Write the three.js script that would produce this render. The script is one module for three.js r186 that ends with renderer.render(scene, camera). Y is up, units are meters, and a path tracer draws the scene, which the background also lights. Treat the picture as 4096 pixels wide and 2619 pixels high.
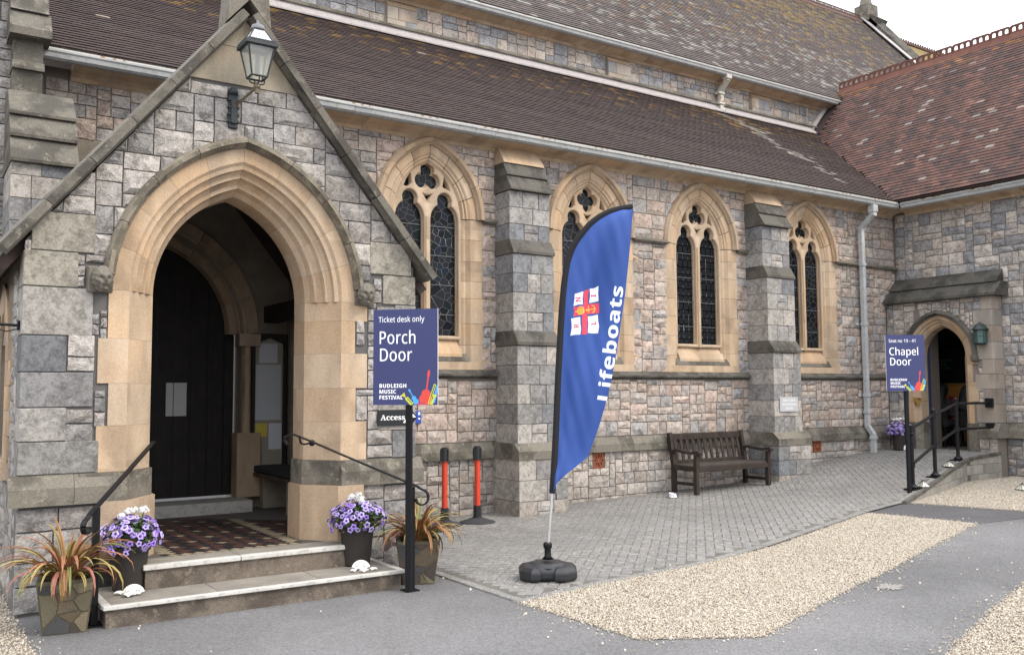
import * as THREE from 'three';
import { mergeGeometries, mergeVertices } from 'three/addons/utils/BufferGeometryUtils.js';
import { RoundedBoxGeometry } from 'three/addons/geometries/RoundedBoxGeometry.js';
import { MarchingCubes } from 'three/addons/objects/MarchingCubes.js';

// ---------------------------------------------------------------- camera, sky, sun, exposure
const scene = new THREE.Scene();
const renderer = new THREE.WebGLRenderer({ antialias: true });
renderer.setSize(1024, 654);
renderer.toneMapping = THREE.LinearToneMapping;
renderer.toneMappingExposure = 1.8;
renderer.shadowMap.enabled = true;
const EYE = new THREE.Vector3(0, 1.72, 11.176), FOC = 3651.5;
const camera = new THREE.PerspectiveCamera(2 * Math.atan(1309.5 / FOC) * 180 / Math.PI, 4096 / 2619, 0.1, 600);
const yaw = 0.588, pitch = 0.071, roll = -0.006;
const FW = new THREE.Vector3(Math.sin(yaw) * Math.cos(pitch), Math.sin(pitch), -Math.cos(yaw) * Math.cos(pitch));
const R0 = new THREE.Vector3(Math.cos(yaw), 0, Math.sin(yaw)), U0 = new THREE.Vector3().crossVectors(R0, FW);
const RT = R0.clone().multiplyScalar(Math.cos(roll)).addScaledVector(U0, Math.sin(roll));
const UP = U0.clone().multiplyScalar(Math.cos(roll)).addScaledVector(R0, -Math.sin(roll));
camera.position.copy(EYE);
camera.quaternion.setFromRotationMatrix(new THREE.Matrix4().makeBasis(RT, UP, FW.clone().negate()));
{ // overcast sky: an even bright cloud cover, a little brighter overhead
  const w = 64, h = 32, d = new Float32Array(w * h * 4);
  for (let j = 0; j < h; j++) for (let i = 0; i < w; i++) {
    const el = ((j + 0.5) / h - 0.5) * Math.PI, s = Math.max(0, Math.sin(el));
    const L = (el > -0.02 ? 0.9 + 0.78 * s : 0.4), k = (j * w + i) * 4;
    d[k] = L * 0.985; d[k + 1] = L; d[k + 2] = L * 1.055; d[k + 3] = 1;
  }
  const t = new THREE.DataTexture(d, w, h, THREE.RGBAFormat, THREE.FloatType);
  t.mapping = THREE.EquirectangularReflectionMapping; t.magFilter = t.minFilter = THREE.LinearFilter; t.needsUpdate = true;
  scene.background = t; scene.environment = t;
}
const sun = new THREE.DirectionalLight(0xfff3e2, 1.1);
sun.position.set(17, 21, 18); sun.target.position.set(6, 1, 0); sun.castShadow = true; sun.shadow.radius = 40;
Object.assign(sun.shadow.camera, { left: -20, right: 20, top: 20, bottom: -20, near: 1, far: 70 });
sun.shadow.mapSize.set(2048, 2048);
scene.add(sun, sun.target);

// ---------------------------------------------------------------- helpers
const V3 = (x, y, z) => new THREE.Vector3(x, y, z);
function rng32(a) { return () => { a |= 0; a = a + 0x6D2B79F5 | 0; let t = Math.imul(a ^ a >>> 15, 1 | a); t = t + Math.imul(t ^ t >>> 7, 61 | t) ^ t; return ((t ^ t >>> 14) >>> 0) / 4294967296; }; }
let R = rng32(7);
const rr = (a, b) => a + (b - a) * R();
const pick = (a) => a[Math.floor(R() * a.length)];
const clamp = (x, a, b) => Math.min(b, Math.max(a, x));
const sst = (a, b, x) => { const t = clamp((x - a) / (b - a), 0, 1); return t * t * (3 - 2 * t); };
function lerpTab(tab, x) { for (let i = 1; i < tab.length; i++) if (x <= tab[i][0]) { const [a, b] = tab[i - 1], [c, d] = tab[i]; return b + (d - b) * clamp((x - a) / (c - a), 0, 1); } return tab[tab.length - 1][1]; }
// a photo pixel gives a direction; the plane it is met on gives the distance
function on(u, v, pl) {
  const d = FW.clone().addScaledVector(RT, (u - 2048) / FOC).addScaledVector(UP, (1309.5 - v) / FOC);
  const a = 'x' in pl ? 'x' : 'y' in pl ? 'y' : 'z';
  return EYE.clone().addScaledVector(d, (pl[a] - EYE[a]) / d[a]);
}
function onPlane(u, v, P, N) {
  const d = FW.clone().addScaledVector(RT, (u - 2048) / FOC).addScaledVector(UP, (1309.5 - v) / FOC);
  return EYE.clone().addScaledVector(d, P.clone().sub(EYE).dot(N) / d.dot(N));
}
function proj(p) { const d = p.clone().sub(EYE), c = d.dot(FW); return [2048 + FOC * d.dot(RT) / c, 1309.5 - FOC * d.dot(UP) / c, c]; }

const used = {};
function numbered(n) { used[n] = (used[n] ?? -1) + 1; return used[n] ? n + '_' + String(used[n]).padStart(3, '0') : n; }
function thing(name, label, category, pos = [0, 0, 0], turn = 0, group) {
  const o = new THREE.Group(); o.name = numbered(name); o.position.set(...pos); o.rotation.y = turn;
  o.userData = { label, category }; if (group) o.userData.group = group; scene.add(o); return o;
}
function dup(o, label, pos, turn) {
  const c = o.clone(); c.name = numbered(o.name.replace(/_\d{3}$/, '')); c.userData = { ...o.userData, label };
  c.position.set(...pos); if (turn !== undefined) c.rotation.y = turn; scene.add(c); return c;
}
// geometry -> non indexed, with normals and metre uv taken from the dominant axis of every face
function fin(g, s = 1, ou = 0, ov = 0) {
  if (g.index) g = g.toNonIndexed();
  const p = g.attributes.position;
  if (!g.attributes.normal) g.computeVertexNormals();
  const uv = new Float32Array(p.count * 2);
  const a = V3(), b = V3(), c = V3(), n = V3();
  for (let i = 0; i < p.count; i += 3) {
    a.fromBufferAttribute(p, i); b.fromBufferAttribute(p, i + 1); c.fromBufferAttribute(p, i + 2);
    n.crossVectors(b.clone().sub(a), c.clone().sub(a));
    const x = Math.abs(n.x), y = Math.abs(n.y), z = Math.abs(n.z);
    [a, b, c].forEach((q, k) => {
      const [u, v] = z >= x && z >= y ? [q.x, q.y] : x >= y ? [q.z, q.y] : [q.x, q.z];
      uv[(i + k) * 2] = u / s + ou; uv[(i + k) * 2 + 1] = v / s + ov;
    });
  }
  g.setAttribute('uv', new THREE.BufferAttribute(uv, 2));
  for (const k of Object.keys(g.attributes)) if (!['position', 'normal', 'uv', 'color'].includes(k)) g.deleteAttribute(k);
  return g;
}
function paint(g, col) { const n = g.attributes.position.count, a = new Float32Array(n * 3); for (let i = 0; i < n; i++) a.set(col, i * 3); g.setAttribute('color', new THREE.BufferAttribute(a, 3)); return g; }
function mesh(name, geos, mat, parent = scene, kind) {
  const list = (Array.isArray(geos) ? geos : [geos]).filter(Boolean);
  const g = list.length > 1 ? mergeGeometries(list) : list[0];
  const m = new THREE.Mesh(g, mat); m.name = parent === scene ? numbered(name) : name;
  m.castShadow = m.receiveShadow = true; if (kind) m.userData.kind = kind;
  parent.add(m); return m;
}
function geoOf(tris) { const g = new THREE.BufferGeometry(); g.setAttribute('position', new THREE.Float32BufferAttribute(tris, 3)); g.computeVertexNormals(); return g; }
const quad = (o, a, b, c, d) => o.push(...a, ...b, ...c, ...a, ...c, ...d);
function box(x0, x1, y0, y1, z0, z1, r = 0) {
  const w = x1 - x0, h = y1 - y0, d = z1 - z0;
  const g = r > 0 ? new RoundedBoxGeometry(w, h, d, 1, Math.min(r, w / 2.01, h / 2.01, d / 2.01)) : new THREE.BoxGeometry(w, h, d);
  g.translate((x0 + x1) / 2, (y0 + y1) / 2, (z0 + z1) / 2); return fin(g, 1, R() * 7, R() * 7);
}
function cyl(r0, r1, y0, y1, n = 16, x = 0, z = 0) { const g = new THREE.CylinderGeometry(r1, r0, y1 - y0, n); g.translate(x, (y0 + y1) / 2, z); return fin(g); }
function tube(pts, r, n = 6, seg) { return fin(new THREE.TubeGeometry(new THREE.CatmullRomCurve3(pts), seg ?? pts.length * 6, r, n, false)); }
function rod(a, b, r, n = 8) {
  const d = b.clone().sub(a), g = new THREE.CylinderGeometry(r, r, d.length(), n);
  g.applyQuaternion(new THREE.Quaternion().setFromUnitVectors(V3(0, 1, 0), d.clone().normalize())); g.translate(...a.clone().add(b).multiplyScalar(0.5).toArray()); return fin(g);
}
function lathe(pts, n = 24) { return fin(new THREE.LatheGeometry(pts.map(p => new THREE.Vector2(...p)), n)); }
// solid swept along a polyline; profile [side, up]
function sweep(pts, prof, up = V3(0, 1, 0), caps = true) {
  const rows = pts.map((p, i) => {
    const t0 = i ? p.clone().sub(pts[i - 1]).normalize() : null, t1 = i < pts.length - 1 ? pts[i + 1].clone().sub(p).normalize() : null;
    const t = (t0 && t1 ? t0.clone().add(t1) : (t0 || t1)).clone().normalize();
    const s = V3().crossVectors(t, up).normalize(), u = V3().crossVectors(s, t);
    const k = t0 && t1 ? 1 / Math.max(0.5, t.dot(t0)) : 1;
    return prof.map(([a, b]) => p.clone().addScaledVector(s, a * k).addScaledVector(u, b).toArray());
  });
  const o = [], n = prof.length;
  for (let i = 1; i < rows.length; i++) for (let j = 0; j < n; j++) quad(o, rows[i - 1][j], rows[i][j], rows[i][(j + 1) % n], rows[i - 1][(j + 1) % n]);
  if (caps) {
    const tr = THREE.ShapeUtils.triangulateShape(prof.map(p => new THREE.Vector2(...p)), []);
    for (const [a, b, c] of tr) { o.push(...rows[0][a], ...rows[0][b], ...rows[0][c]); const l = rows[rows.length - 1]; o.push(...l[c], ...l[b], ...l[a]); }
  }
  return fin(geoOf(o), 1, R() * 5, R() * 5);
}
// vertical prism over a plan polygon [[x,z],...]
function prismY(poly, y0, y1) {
  const o = [], n = poly.length;
  for (let i = 0; i < n; i++) { const [a, b] = poly[i], [c, d] = poly[(i + 1) % n]; quad(o, [a, y0, b], [c, y0, d], [c, y1, d], [a, y1, b]); }
  for (const [a, b, c] of THREE.ShapeUtils.triangulateShape(poly.map(p => new THREE.Vector2(...p)), []))
    for (const y of [y0, y1]) o.push(...[a, b, c].flatMap(i => [poly[i][0], y, poly[i][1]]));
  return fin(geoOf(o), 1, R() * 5, R() * 5);
}
// prism along x over a [z,y] section
const prismX = (sec, x0, x1) => sweep([V3(x0, 0, 0), V3(x1, 0, 0)], sec);
// front outline with holes extruded from z0 to z1
function plate(outer, holes, z0, z1, bevel = 0, seg = 1) {
  const s = new THREE.Shape(outer.map(p => new THREE.Vector2(...p)));
  for (const h of holes) s.holes.push(new THREE.Path(h.map(p => new THREE.Vector2(...p))));
  const g = new THREE.ExtrudeGeometry(s, { depth: z1 - z0 - 2 * bevel, bevelEnabled: bevel > 0, bevelSize: bevel, bevelThickness: bevel, bevelOffset: -bevel, bevelSegments: seg, curveSegments: 6 });
  g.translate(0, 0, z0 + bevel); g.deleteAttribute('normal'); g.computeVertexNormals(); return fin(g);
}
const mirror = (pts) => pts.map(([x, y]) => [-x, y]).reverse();
// pointed arch, centres c beyond the middle: outline from the left foot over the apex to the right foot
function archPts(cx, y0, a, c, yb, n = 10) {
  const r = a + c, th = Math.acos(c / r), out = [[cx - a, yb]];
  for (let i = 0; i <= n; i++) { const t = th * i / n; out.push([cx + c - r * Math.cos(t), y0 + r * Math.sin(t)]); }
  for (let i = n - 1; i >= 0; i--) { const t = th * i / n; out.push([cx - c + r * Math.cos(t), y0 + r * Math.sin(t)]); }
  out.push([cx + a, yb]); return out;
}
const inArch = (u, v, cx, y0, a, c) => { const x = Math.abs(u - cx); if (v <= y0) return x < a; return (x + c) ** 2 + (v - y0) ** 2 < (a + c) ** 2; };
// one stone of an arch: closed section [[half width, outward]] turned about the arch centre
function archSeg(prof, cx, y0, c, s0, s1, side, n = 3) {
  const rows = [], m = prof.length, o = [];
  for (let i = 0; i <= n; i++) { const s = s0 + (s1 - s0) * i / n; rows.push(prof.map(([a, w]) => { const r = a + c, t = s * Math.acos(c / r); return [cx + side * (r * Math.cos(t) - c), y0 + r * Math.sin(t), w]; })); }
  for (let i = 1; i <= n; i++) for (let j = 0; j < m; j++) quad(o, rows[i - 1][j], rows[i][j], rows[i][(j + 1) % m], rows[i - 1][(j + 1) % m]);
  for (const [a, b, d] of THREE.ShapeUtils.triangulateShape(prof.map(p => new THREE.Vector2(...p)), [])) { o.push(...rows[0][a], ...rows[0][b], ...rows[0][d], ...rows[n][a], ...rows[n][b], ...rows[n][d]); }
  return fin(geoOf(o), 1, R() * 5, R() * 5);
}
function moved(g, f) { const p = g.attributes.position; for (let i = 0; i < p.count; i++) { const q = f(p.getX(i), p.getY(i), p.getZ(i)); p.setXYZ(i, ...q); } g.computeVertexNormals(); return g; }

// ---------------------------------------------------------------- textures
const LAT = new Float32Array(65536); { const q = rng32(99); for (let i = 0; i < 65536; i++) LAT[i] = q(); }
function vn(x, y, per) {
  const xi = Math.floor(x), yi = Math.floor(y), fx = x - xi, fy = y - yi, u = fx * fx * (3 - 2 * fx), v = fy * fy * (3 - 2 * fy);
  const X = ((xi % per) + per) % per, Y = ((yi % per) + per) % per, X1 = (X + 1) % per, Y1 = (Y + 1) % per, h = (a, b) => LAT[((a * 73 + b * 179 + per * 31) ^ (a * b * 7)) & 65535];
  return (h(X, Y) * (1 - u) + h(X1, Y) * u) * (1 - v) + (h(X, Y1) * (1 - u) + h(X1, Y1) * u) * v;
}
function fb(x, y, per, oct = 4, gain = 0.5) { let s = 0, a = 1, t = 0; for (let i = 0; i < oct; i++) { s += a * vn(x * per, y * per, per); t += a; a *= gain; per *= 2; } return s / t; }
function tex(n, fn, { srgb = true, rep = 1 } = {}) {
  const d = new Uint8Array(n * n * 4);
  for (let j = 0; j < n; j++) for (let i = 0; i < n; i++) { const c = fn(i / n, j / n), k = (j * n + i) * 4; if (Array.isArray(c)) { d[k] = 255 * clamp(c[0], 0, 1); d[k + 1] = 255 * clamp(c[1], 0, 1); d[k + 2] = 255 * clamp(c[2], 0, 1); } else d[k] = d[k + 1] = d[k + 2] = 255 * clamp(c, 0, 1); d[k + 3] = 255; }
  const t = new THREE.DataTexture(d, n, n); t.wrapS = t.wrapT = THREE.RepeatWrapping; t.magFilter = THREE.LinearFilter; t.minFilter = THREE.LinearMipmapLinearFilter; t.generateMipmaps = true;
  if (srgb) t.colorSpace = THREE.SRGBColorSpace; t.repeat.set(1 / rep, 1 / rep); t.needsUpdate = true; return t;
}
const mix = (a, b, t) => a.map((v, i) => v + (b[i] - v) * t);
const T = {};
T.rock = tex(512, (x, y) => { const a = fb(x, y, 6, 5, 0.6), b = fb(x + .3, y, 48, 3, 0.7), g = vn(x * 170, y * 170, 170); const m = fb(x + .7, y + .4, 20, 3, .6), v = 0.89 + 0.28 * (a - .5) + 0.34 * (m - .5) + 0.34 * (b - .5) + (g > .88 ? 0.10 : g < .12 ? -0.15 : 0); return [v, v * 0.99, v * 0.97]; }, { rep: .7 });
T.rockB = tex(512, (x, y) => 0.55 * fb(x, y, 12, 5, 0.62) + 0.45 * vn(x * 90, y * 90, 90), { srgb: false, rep: .7 });
T.ash = tex(1024, (x, y) => {
  const st = sst(.52, .74, fb(x, y, 3, 5)), sp = sst(.58, .8, fb(x + .5, y + .2, 5, 5)), g = vn(x * 300, y * 300, 300), b = fb(x, y * .25, 16, 4);
  let c = mix([.95, .945, .92], [.94, .88, .80], st * .5); c = mix(c, [.76, .74, .71], sp * .45); const v = 0.93 + 0.10 * (g - .5) + 0.26 * (b - .5); return c.map(q => q * v);
}, { rep: 2.2 });
T.ashB = tex(512, (x, y) => 0.5 * fb(x, y, 20, 4, .6) + .5 * vn(x * 150, y * 150, 150), { srgb: false });
T.old = tex(1024, (x, y) => { // weathered dressings: dark algae and pale lichen in blotches
  const d = sst(.40, .68, fb(x, y, 7, 6, .62)), l = sst(.66, .74, fb(x + .4, y + .7, 34, 4, .6)), g = vn(x * 260, y * 260, 260);
  let c = mix([.80, .785, .75], [.54, .53, .505], d * .8); c = mix(c, [.93, .92, .86], l * .7); return c.map(q => q * (0.92 + .18 * (g - .5)));
}, { rep: 1.7 });
T.tar = tex(2048, (x, y) => { const pt = sst(.55, .6, fb(x + .15, y + .8, 4, 5, .5)), ck = Math.abs(fb(x + .33, y + .71, 5, 6, .55) - .5) < .0035 && fb(x, y + .5, 3, 2) > .5 ? .14 : 0; const a = fb(x, y, 3, 5, .55) + .6 * (fb(x + .6, y + .1, 9, 4, .5) - .5) + .16 * pt - ck, g = vn(x * 620, y * 620, 620), h = vn(x * 900 + 3, y * 900, 900); const v = .82 + .24 * (a - .5) + .2 * (g - .5) + (h > .92 ? .18 : h < .1 ? -.16 : 0); return [v, v * .995, v * .99]; }, { rep: 7.1 });
T.tarB = tex(512, (x, y) => vn(x * 256, y * 256, 256), { srgb: false, rep: 1.3 });
T.conc = tex(512, (x, y) => { const a = fb(x, y, 4, 5, .6), g = vn(x * 200, y * 200, 200); const v = .84 + .32 * (a - .5) + .12 * (g - .5); return [v, v * .99, v * .965]; }, { rep: 1.1 });
T.pave = tex(1024, (x, y) => { // grey blocks, splashed with small pale lichen dots
  const a = fb(x, y, 6, 5, .6), g = vn(x * 240, y * 240, 240), l = vn(x * 130, y * 130, 130), k = sst(.50, .68, fb(x + .2, y + .6, 2, 3)); const v = .80 + .14 * (a - .5) + .12 * (g - .5);
  return l > .86 - .12 * k && l > .6 ? [.97, .96, .93] : [v, v * .99, v * .97];
}, { rep: 2.9 });
T.wood = tex(512, (x, y) => { const a = fb(x * 1, y * .12, 40, 4, .6), b = fb(x, y, 5, 4); const v = .66 + .5 * (a - .5) + .4 * (b - .5); return [v, v * .95, v * .9]; }, { rep: .8 });
T.rust = tex(512, (x, y) => { const r = sst(.6, .72, fb(x, y, 9, 5, .6)); return mix([.9, .9, .88], [.66, .45, .28], r); }, { rep: 1 });
T.paintw = tex(512, (x, y) => { const a = fb(x, y, 5, 5, .6), s = sst(.6, .7, fb(x, y, 30, 4)); const v = .92 + .16 * (a - .5); return mix([v, v, v * .99], [.6, .6, .6], s * .3); }, { rep: .9 });
const M = {};
const std = (col, rough = 0.9, o = {}) => { const m = new THREE.MeshStandardMaterial({ roughness: rough, metalness: 0, ...o }); if (Array.isArray(col)) m.color.setRGB(...col); else m.color.set(col); return m; };
M.stone = std([1, 1, 1], .93, { vertexColors: true, map: T.rock, bumpMap: T.rockB, bumpScale: 0.009 });
M.mortar = std([.20, .17, .145], .97, { bumpMap: T.rockB, bumpScale: .004 });
M.mortarPorch = std([.12, .115, .11], .97, { bumpMap: T.rockB, bumpScale: .004 });
M.dressed = std([1, 1, 1], .9, { vertexColors: true, map: T.ash, bumpMap: T.ashB, bumpScale: .0015 });
M.ash = std([.62, .475, .345], .9, { map: T.ash, bumpMap: T.ashB, bumpScale: .0015 });
M.ashJoint = std([.40, .31, .2], .95);
M.greyDress = std([1, 1, 1], .92, { vertexColors: true, map: T.rock, bumpMap: T.rockB, bumpScale: .004 });
M.old = std([.29, .275, .25], .95, { map: T.old, bumpMap: T.rockB, bumpScale: .003 });
M.oldDark = std([.215, .207, .195], .95, { map: T.old, bumpMap: T.rockB, bumpScale: .003 });
M.plinth = std([.355, .335, .30], .95, { map: T.old, bumpMap: T.ashB, bumpScale: .002 });
M.gutter = std([.43, .44, .445], .6, { map: T.paintw });
M.gutterLip = std([.70, .68, .65], .75, { map: T.rust });
M.lead = std([.50, .46, .46], .7, { map: T.paintw });
M.black = new THREE.MeshPhysicalMaterial({ roughness: .4, specularIntensity: .45, color: new THREE.Color().setRGB(.009, .0095, .011) });
M.blackMat = new THREE.MeshPhysicalMaterial({ roughness: .6, specularIntensity: .35, color: new THREE.Color().setRGB(.010, .010, .012) });
M.glass = new THREE.MeshPhysicalMaterial({ roughness: .22, color: new THREE.Color().setRGB(.012, .014, .017), ior: 1.5, specularIntensity: .3 });
M.glassTint = ['#0d1218', '#101a1c', '#171312', '#0b0d12', '#1a2230'].map(c => new THREE.MeshPhysicalMaterial({ roughness: .3, color: new THREE.Color(c), ior: 1.45, specularIntensity: .3 }));
M.came = std([.10, .105, .11], .6, { metalness: .2 });
// ---------------------------------------------------------------- ground
const tarY = (x) => lerpTab([[8, 0], [12, .1], [17, .12]], x);
const pavY = (x) => .012 + lerpTab([[7, 0], [10, .065], [12, .12], [13, .24], [14, .36], [15.6, .49], [16.6, .56]], x);
M.tar = std([.212, .211, .214], .95, { map: T.tar, bumpMap: T.tarB, bumpScale: .004 });
M.tarDark = std([.13, .128, .135], .95, { map: T.tar, bumpMap: T.tarB, bumpScale: .004 });
function sheet(poly, fy, dy, step) { // polygon [[x,z]] cut into x strips so that it follows the slope of the ground
  const xs = [...new Set([...poly.map(p => p[0]), 7, 8, 10, 12, 13, 14, 15.6])].sort((a, b) => a - b), o = [];
  const cut = (pl, x, keep) => { const out = []; pl.forEach((p, i) => { const q = pl[(i + 1) % pl.length], a = (p[0] - x) * keep >= 0, b = (q[0] - x) * keep >= 0; if (a) out.push(p); if (a !== b) { const t = (x - p[0]) / (q[0] - p[0]); out.push([x, p[1] + (q[1] - p[1]) * t]); } }); return out; };
  for (let i = 1; i < xs.length; i++) {
    if (xs[i] - xs[i - 1] < 1e-6) continue;
    const pl = cut(cut(poly, xs[i - 1], 1), xs[i], -1).map(([x, z]) => [x, z]); if (pl.length < 3) continue;
    for (const [a, b, c] of THREE.ShapeUtils.triangulateShape(pl.map(p => new THREE.Vector2(...p)), [])) {
      const q = [a, c, b].map(k => [pl[k][0], fy(pl[k][0]) + dy, pl[k][1]]);
      const ny = (q[1][2] - q[0][2]) * (q[2][0] - q[0][0]) - (q[1][0] - q[0][0]) * (q[2][2] - q[0][2]); o.push(...(ny > 0 ? q : [q[0], q[2], q[1]]).flat());
    }
  }
  return fin(geoOf(o));
}
mesh('tarmac', sheet([[-90, -70], [110, -70], [110, 70], [-90, 70]], tarY, 0), M.tar, scene, 'structure');
mesh('tarmac_strip', sheet([[10.83, 3.5], [12.05, 3.28], [12.6, 5.2], [10.99, 4.9]], tarY, .004), M.tarDark, scene, 'structure');
const inPoly = (x, z, P) => { let k = false; for (let i = 0, j = P.length - 1; i < P.length; j = i++) { const [a, b] = P[i], [c, d] = P[j]; if ((b > z) !== (d > z) && x < (c - a) * (z - b) / (d - b) + a) k = !k; } return k; };
// block paving laid in a herringbone at 45 degrees to the wall
const PAVE = [[4.25, -.05], [16.9, -.05], [16.9, 2.15], [15.6, 2.13], [13.6, 2.82], [12.0, 3.3], [10.83, 3.5], [8.11, 4.241], [6.625, 4.566], [5.24, 4.707], [4.25, 4.894]];
{
  R = rng32(21);
  M.paveBed = std([.19, .18, .165], .97, { map: T.conc });
  M.block = std([1, 1, 1], .9, { vertexColors: true, map: T.pave, bumpMap: T.rockB, bumpScale: .002 });
  const bed = mesh('block_paving', sheet(PAVE, pavY, -.008), M.paveBed, scene, 'structure');
  const C = Math.SQRT1_2, W = .1, O = [9, 2], list = [];
  const edge = (x, z) => { let d = 9; for (let i = 0; i < PAVE.length; i++) { const [a, b] = PAVE[i], [c, e] = PAVE[(i + 1) % PAVE.length], t = clamp(((x - a) * (c - a) + (z - b) * (e - b)) / ((c - a) ** 2 + (e - b) ** 2), 0, 1); d = Math.min(d, Math.hypot(x - a - t * (c - a), z - b - t * (e - b))); } return d; };
  const block = (cx, cz, ax, az, hl, hw) => {
    const top = [], low = [], j = .0018, ch = .0045, h = rr(-.002, .0015), t1 = rr(-.002, .002), t2 = rr(-.0015, .0015);
    for (const [a, b] of [[-1, -1], [1, -1], [1, 1], [-1, 1]]) {
      const P = (l, w, dy) => { const x = cx + a * l * ax - b * w * az, z = cz + a * l * az + b * w * ax; return [x, pavY(x) + h + dy + a * t1 + b * t2, z]; };
      top.push(P(hl - j - ch, hw - j - ch, 0)); low.push(P(hl - j, hw - j, -.012));
    }
    const o = []; quad(o, top[3], top[2], top[1], top[0]); for (let i = 0; i < 4; i++) quad(o, low[i], top[i], top[(i + 1) % 4], low[(i + 1) % 4]);
    const k = rr(.93, 1.07), w = rr(-.005, .006); list.push({ g: paint(fin(geoOf(o)), [.325 * k + w, .322 * k, .318 * k - w]), p: V3(cx, pavY(cx), cz) });
  };
  for (let i = -110; i < 110; i++) for (let j = -110; j < 110; j++) {
    const k = (((i - j) % 4) + 4) % 4; if (k !== 0 && k !== 3) continue;
    const p = k === 0 ? i + 1 : i + .5, q = k === 0 ? j + .5 : j + 1; // centre in block units
    const x = O[0] + (p - q) * W * C, z = O[1] + (p + q) * W * C;
    if (!inPoly(x, z, PAVE) || z < .02) continue;
    if (edge(x, z) < .15 && z > 1.9 && x < 16.4) continue;
    if (edge(x, z) < .13 && x < 4.6) continue;
    k === 0 ? block(x, z, C, C, .1, .05) : block(x, z, -C, C, .1, .05);
  }
  for (let e = 3; e < PAVE.length; e++) { // border row along the free edges
    const [a, b] = PAVE[e], [c, d] = PAVE[(e + 1) % PAVE.length], L = Math.hypot(c - a, d - b), n = Math.max(1, Math.round(L / .2)), ux = (c - a) / L, uz = (d - b) / L;
    for (let i = 0; i < n; i++) { const t = (i + .5) / n * L; block(a + ux * t - uz * .052, b + uz * t + ux * .052, ux, uz, L / n / 2, .05); }
  }
  list.forEach(q => { const [u, v, c] = proj(q.p); q.s = (u > -50 && u < 4150 && v < 2650) ? 1 / c / c * (EYE.y - q.p.y) / c : 0; });
  list.sort((a, b) => b.s - a.s);
  list.slice(0, 300).forEach(q => mesh('paving_block', q.g, M.block, bed));
  mesh('paving_blocks', list.slice(300).map(q => q.g), M.block, bed, 'stuff');
}
// gravel
{
  R = rng32(33);
  M.gravBed = std([.34, .30, .245], .97, { map: T.tar, bumpMap: T.tarB, bumpScale: .006 });
  M.gravel = std([1, 1, 1], .9, {});
  const beds = [
    [[4.25, 4.9], [5.24, 4.715], [6.625, 4.574], [8.11, 4.249], [10.83, 3.506], [10.99, 4.9], [9.6, 5.29], [8.238, 5.685], [7.2, 6.0], [6.197, 6.32], [5.5, 6.57], [5.062, 6.716], [4.305, 6.265], [4.29, 5.6]],
    [[12.05, 3.3], [13.6, 2.86], [15.6, 2.17], [16.9, 2.2], [19, 2.4], [19, 7], [12.6, 5.2]],
    [[5.2, 7.86], [6.5, 7.42], [7.364, 7.142], [8.228, 6.888], [10, 6.4], [12, 6.1], [12, 8.4], [5.4, 8.4]],
    [[-1.6, -1], [.76, -1], [.772, 3.25], [.79, 4.2], [.86, 5.3], [-1.2, 5.3]],
  ];
  const dens = [8200, 4600, 6600, 3200];
  const lab = ['gravel_bed', 'gravel_bed', 'gravel_bed', 'gravel_bed'];
  const base = new THREE.IcosahedronGeometry(1, 0); 
  const pos = [];
  beds.forEach((P, k) => {
    mesh('gravel_bed', sheet(P, tarY, .003), M.gravBed, scene, 'structure');
    const xs = P.map(p => p[0]), zs = P.map(p => p[1]), x0 = Math.min(...xs), x1 = Math.max(...xs), z0 = Math.min(...zs), z1 = Math.max(...zs);
    const n = Math.round((x1 - x0) * (z1 - z0) * dens[k]);
    for (let i = 0; i < n; i++) { const x = rr(x0 - .15, x1 + .15), z = rr(z0 - .15, z1 + .15); const jt = R() < .05 ? .3 : R() < .2 ? .08 : .03; if (!inPoly(x + rr(-jt, jt), z + rr(-jt, jt), P)) continue; const [u, v] = proj(V3(x, 0, z)); if (u < -80 || u > 4200 || v > 2720) continue; if (x > 12.3 && z < 2.3 && R() < .5) continue; pos.push([x, z]); }
  });
  const im = new THREE.InstancedMesh(base, M.gravel, pos.length), m = new THREE.Matrix4(), q = new THREE.Quaternion(), e = new THREE.Euler(), col = new THREE.Color();
  const pal = [[0.504, 0.439, 0.343], [0.456, 0.392, 0.299], [0.533, 0.477, 0.396], [0.417, 0.359, 0.277], [0.495, 0.444, 0.374], [0.572, 0.529, 0.453], [0.369, 0.307, 0.233], [0.446, 0.411, 0.352]];
  pos.forEach(([x, z], i) => { const s = rr(.0036, .0076) * (R() < .06 ? 1.6 : 1); e.set(R() * 6, R() * 6, R() * 6); q.setFromEuler(e); m.compose(V3(x, tarY(x) + .006 + rr(0, .008), z), q, V3(s * rr(.8, 1.5), s * rr(.6, 1), s * rr(.8, 1.2))); im.setMatrixAt(i, m); const c = pick(pal), k = rr(.8, 1.1); im.setColorAt(i, col.setRGB(c[0] * k, c[1] * k, c[2] * k)); });
  im.name = 'gravel'; im.userData = { label: 'cream and tan gravel chippings filling the beds beside the tarmac path', category: 'gravel', kind: 'stuff' }; im.castShadow = im.receiveShadow = true; scene.add(im);
}
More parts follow.
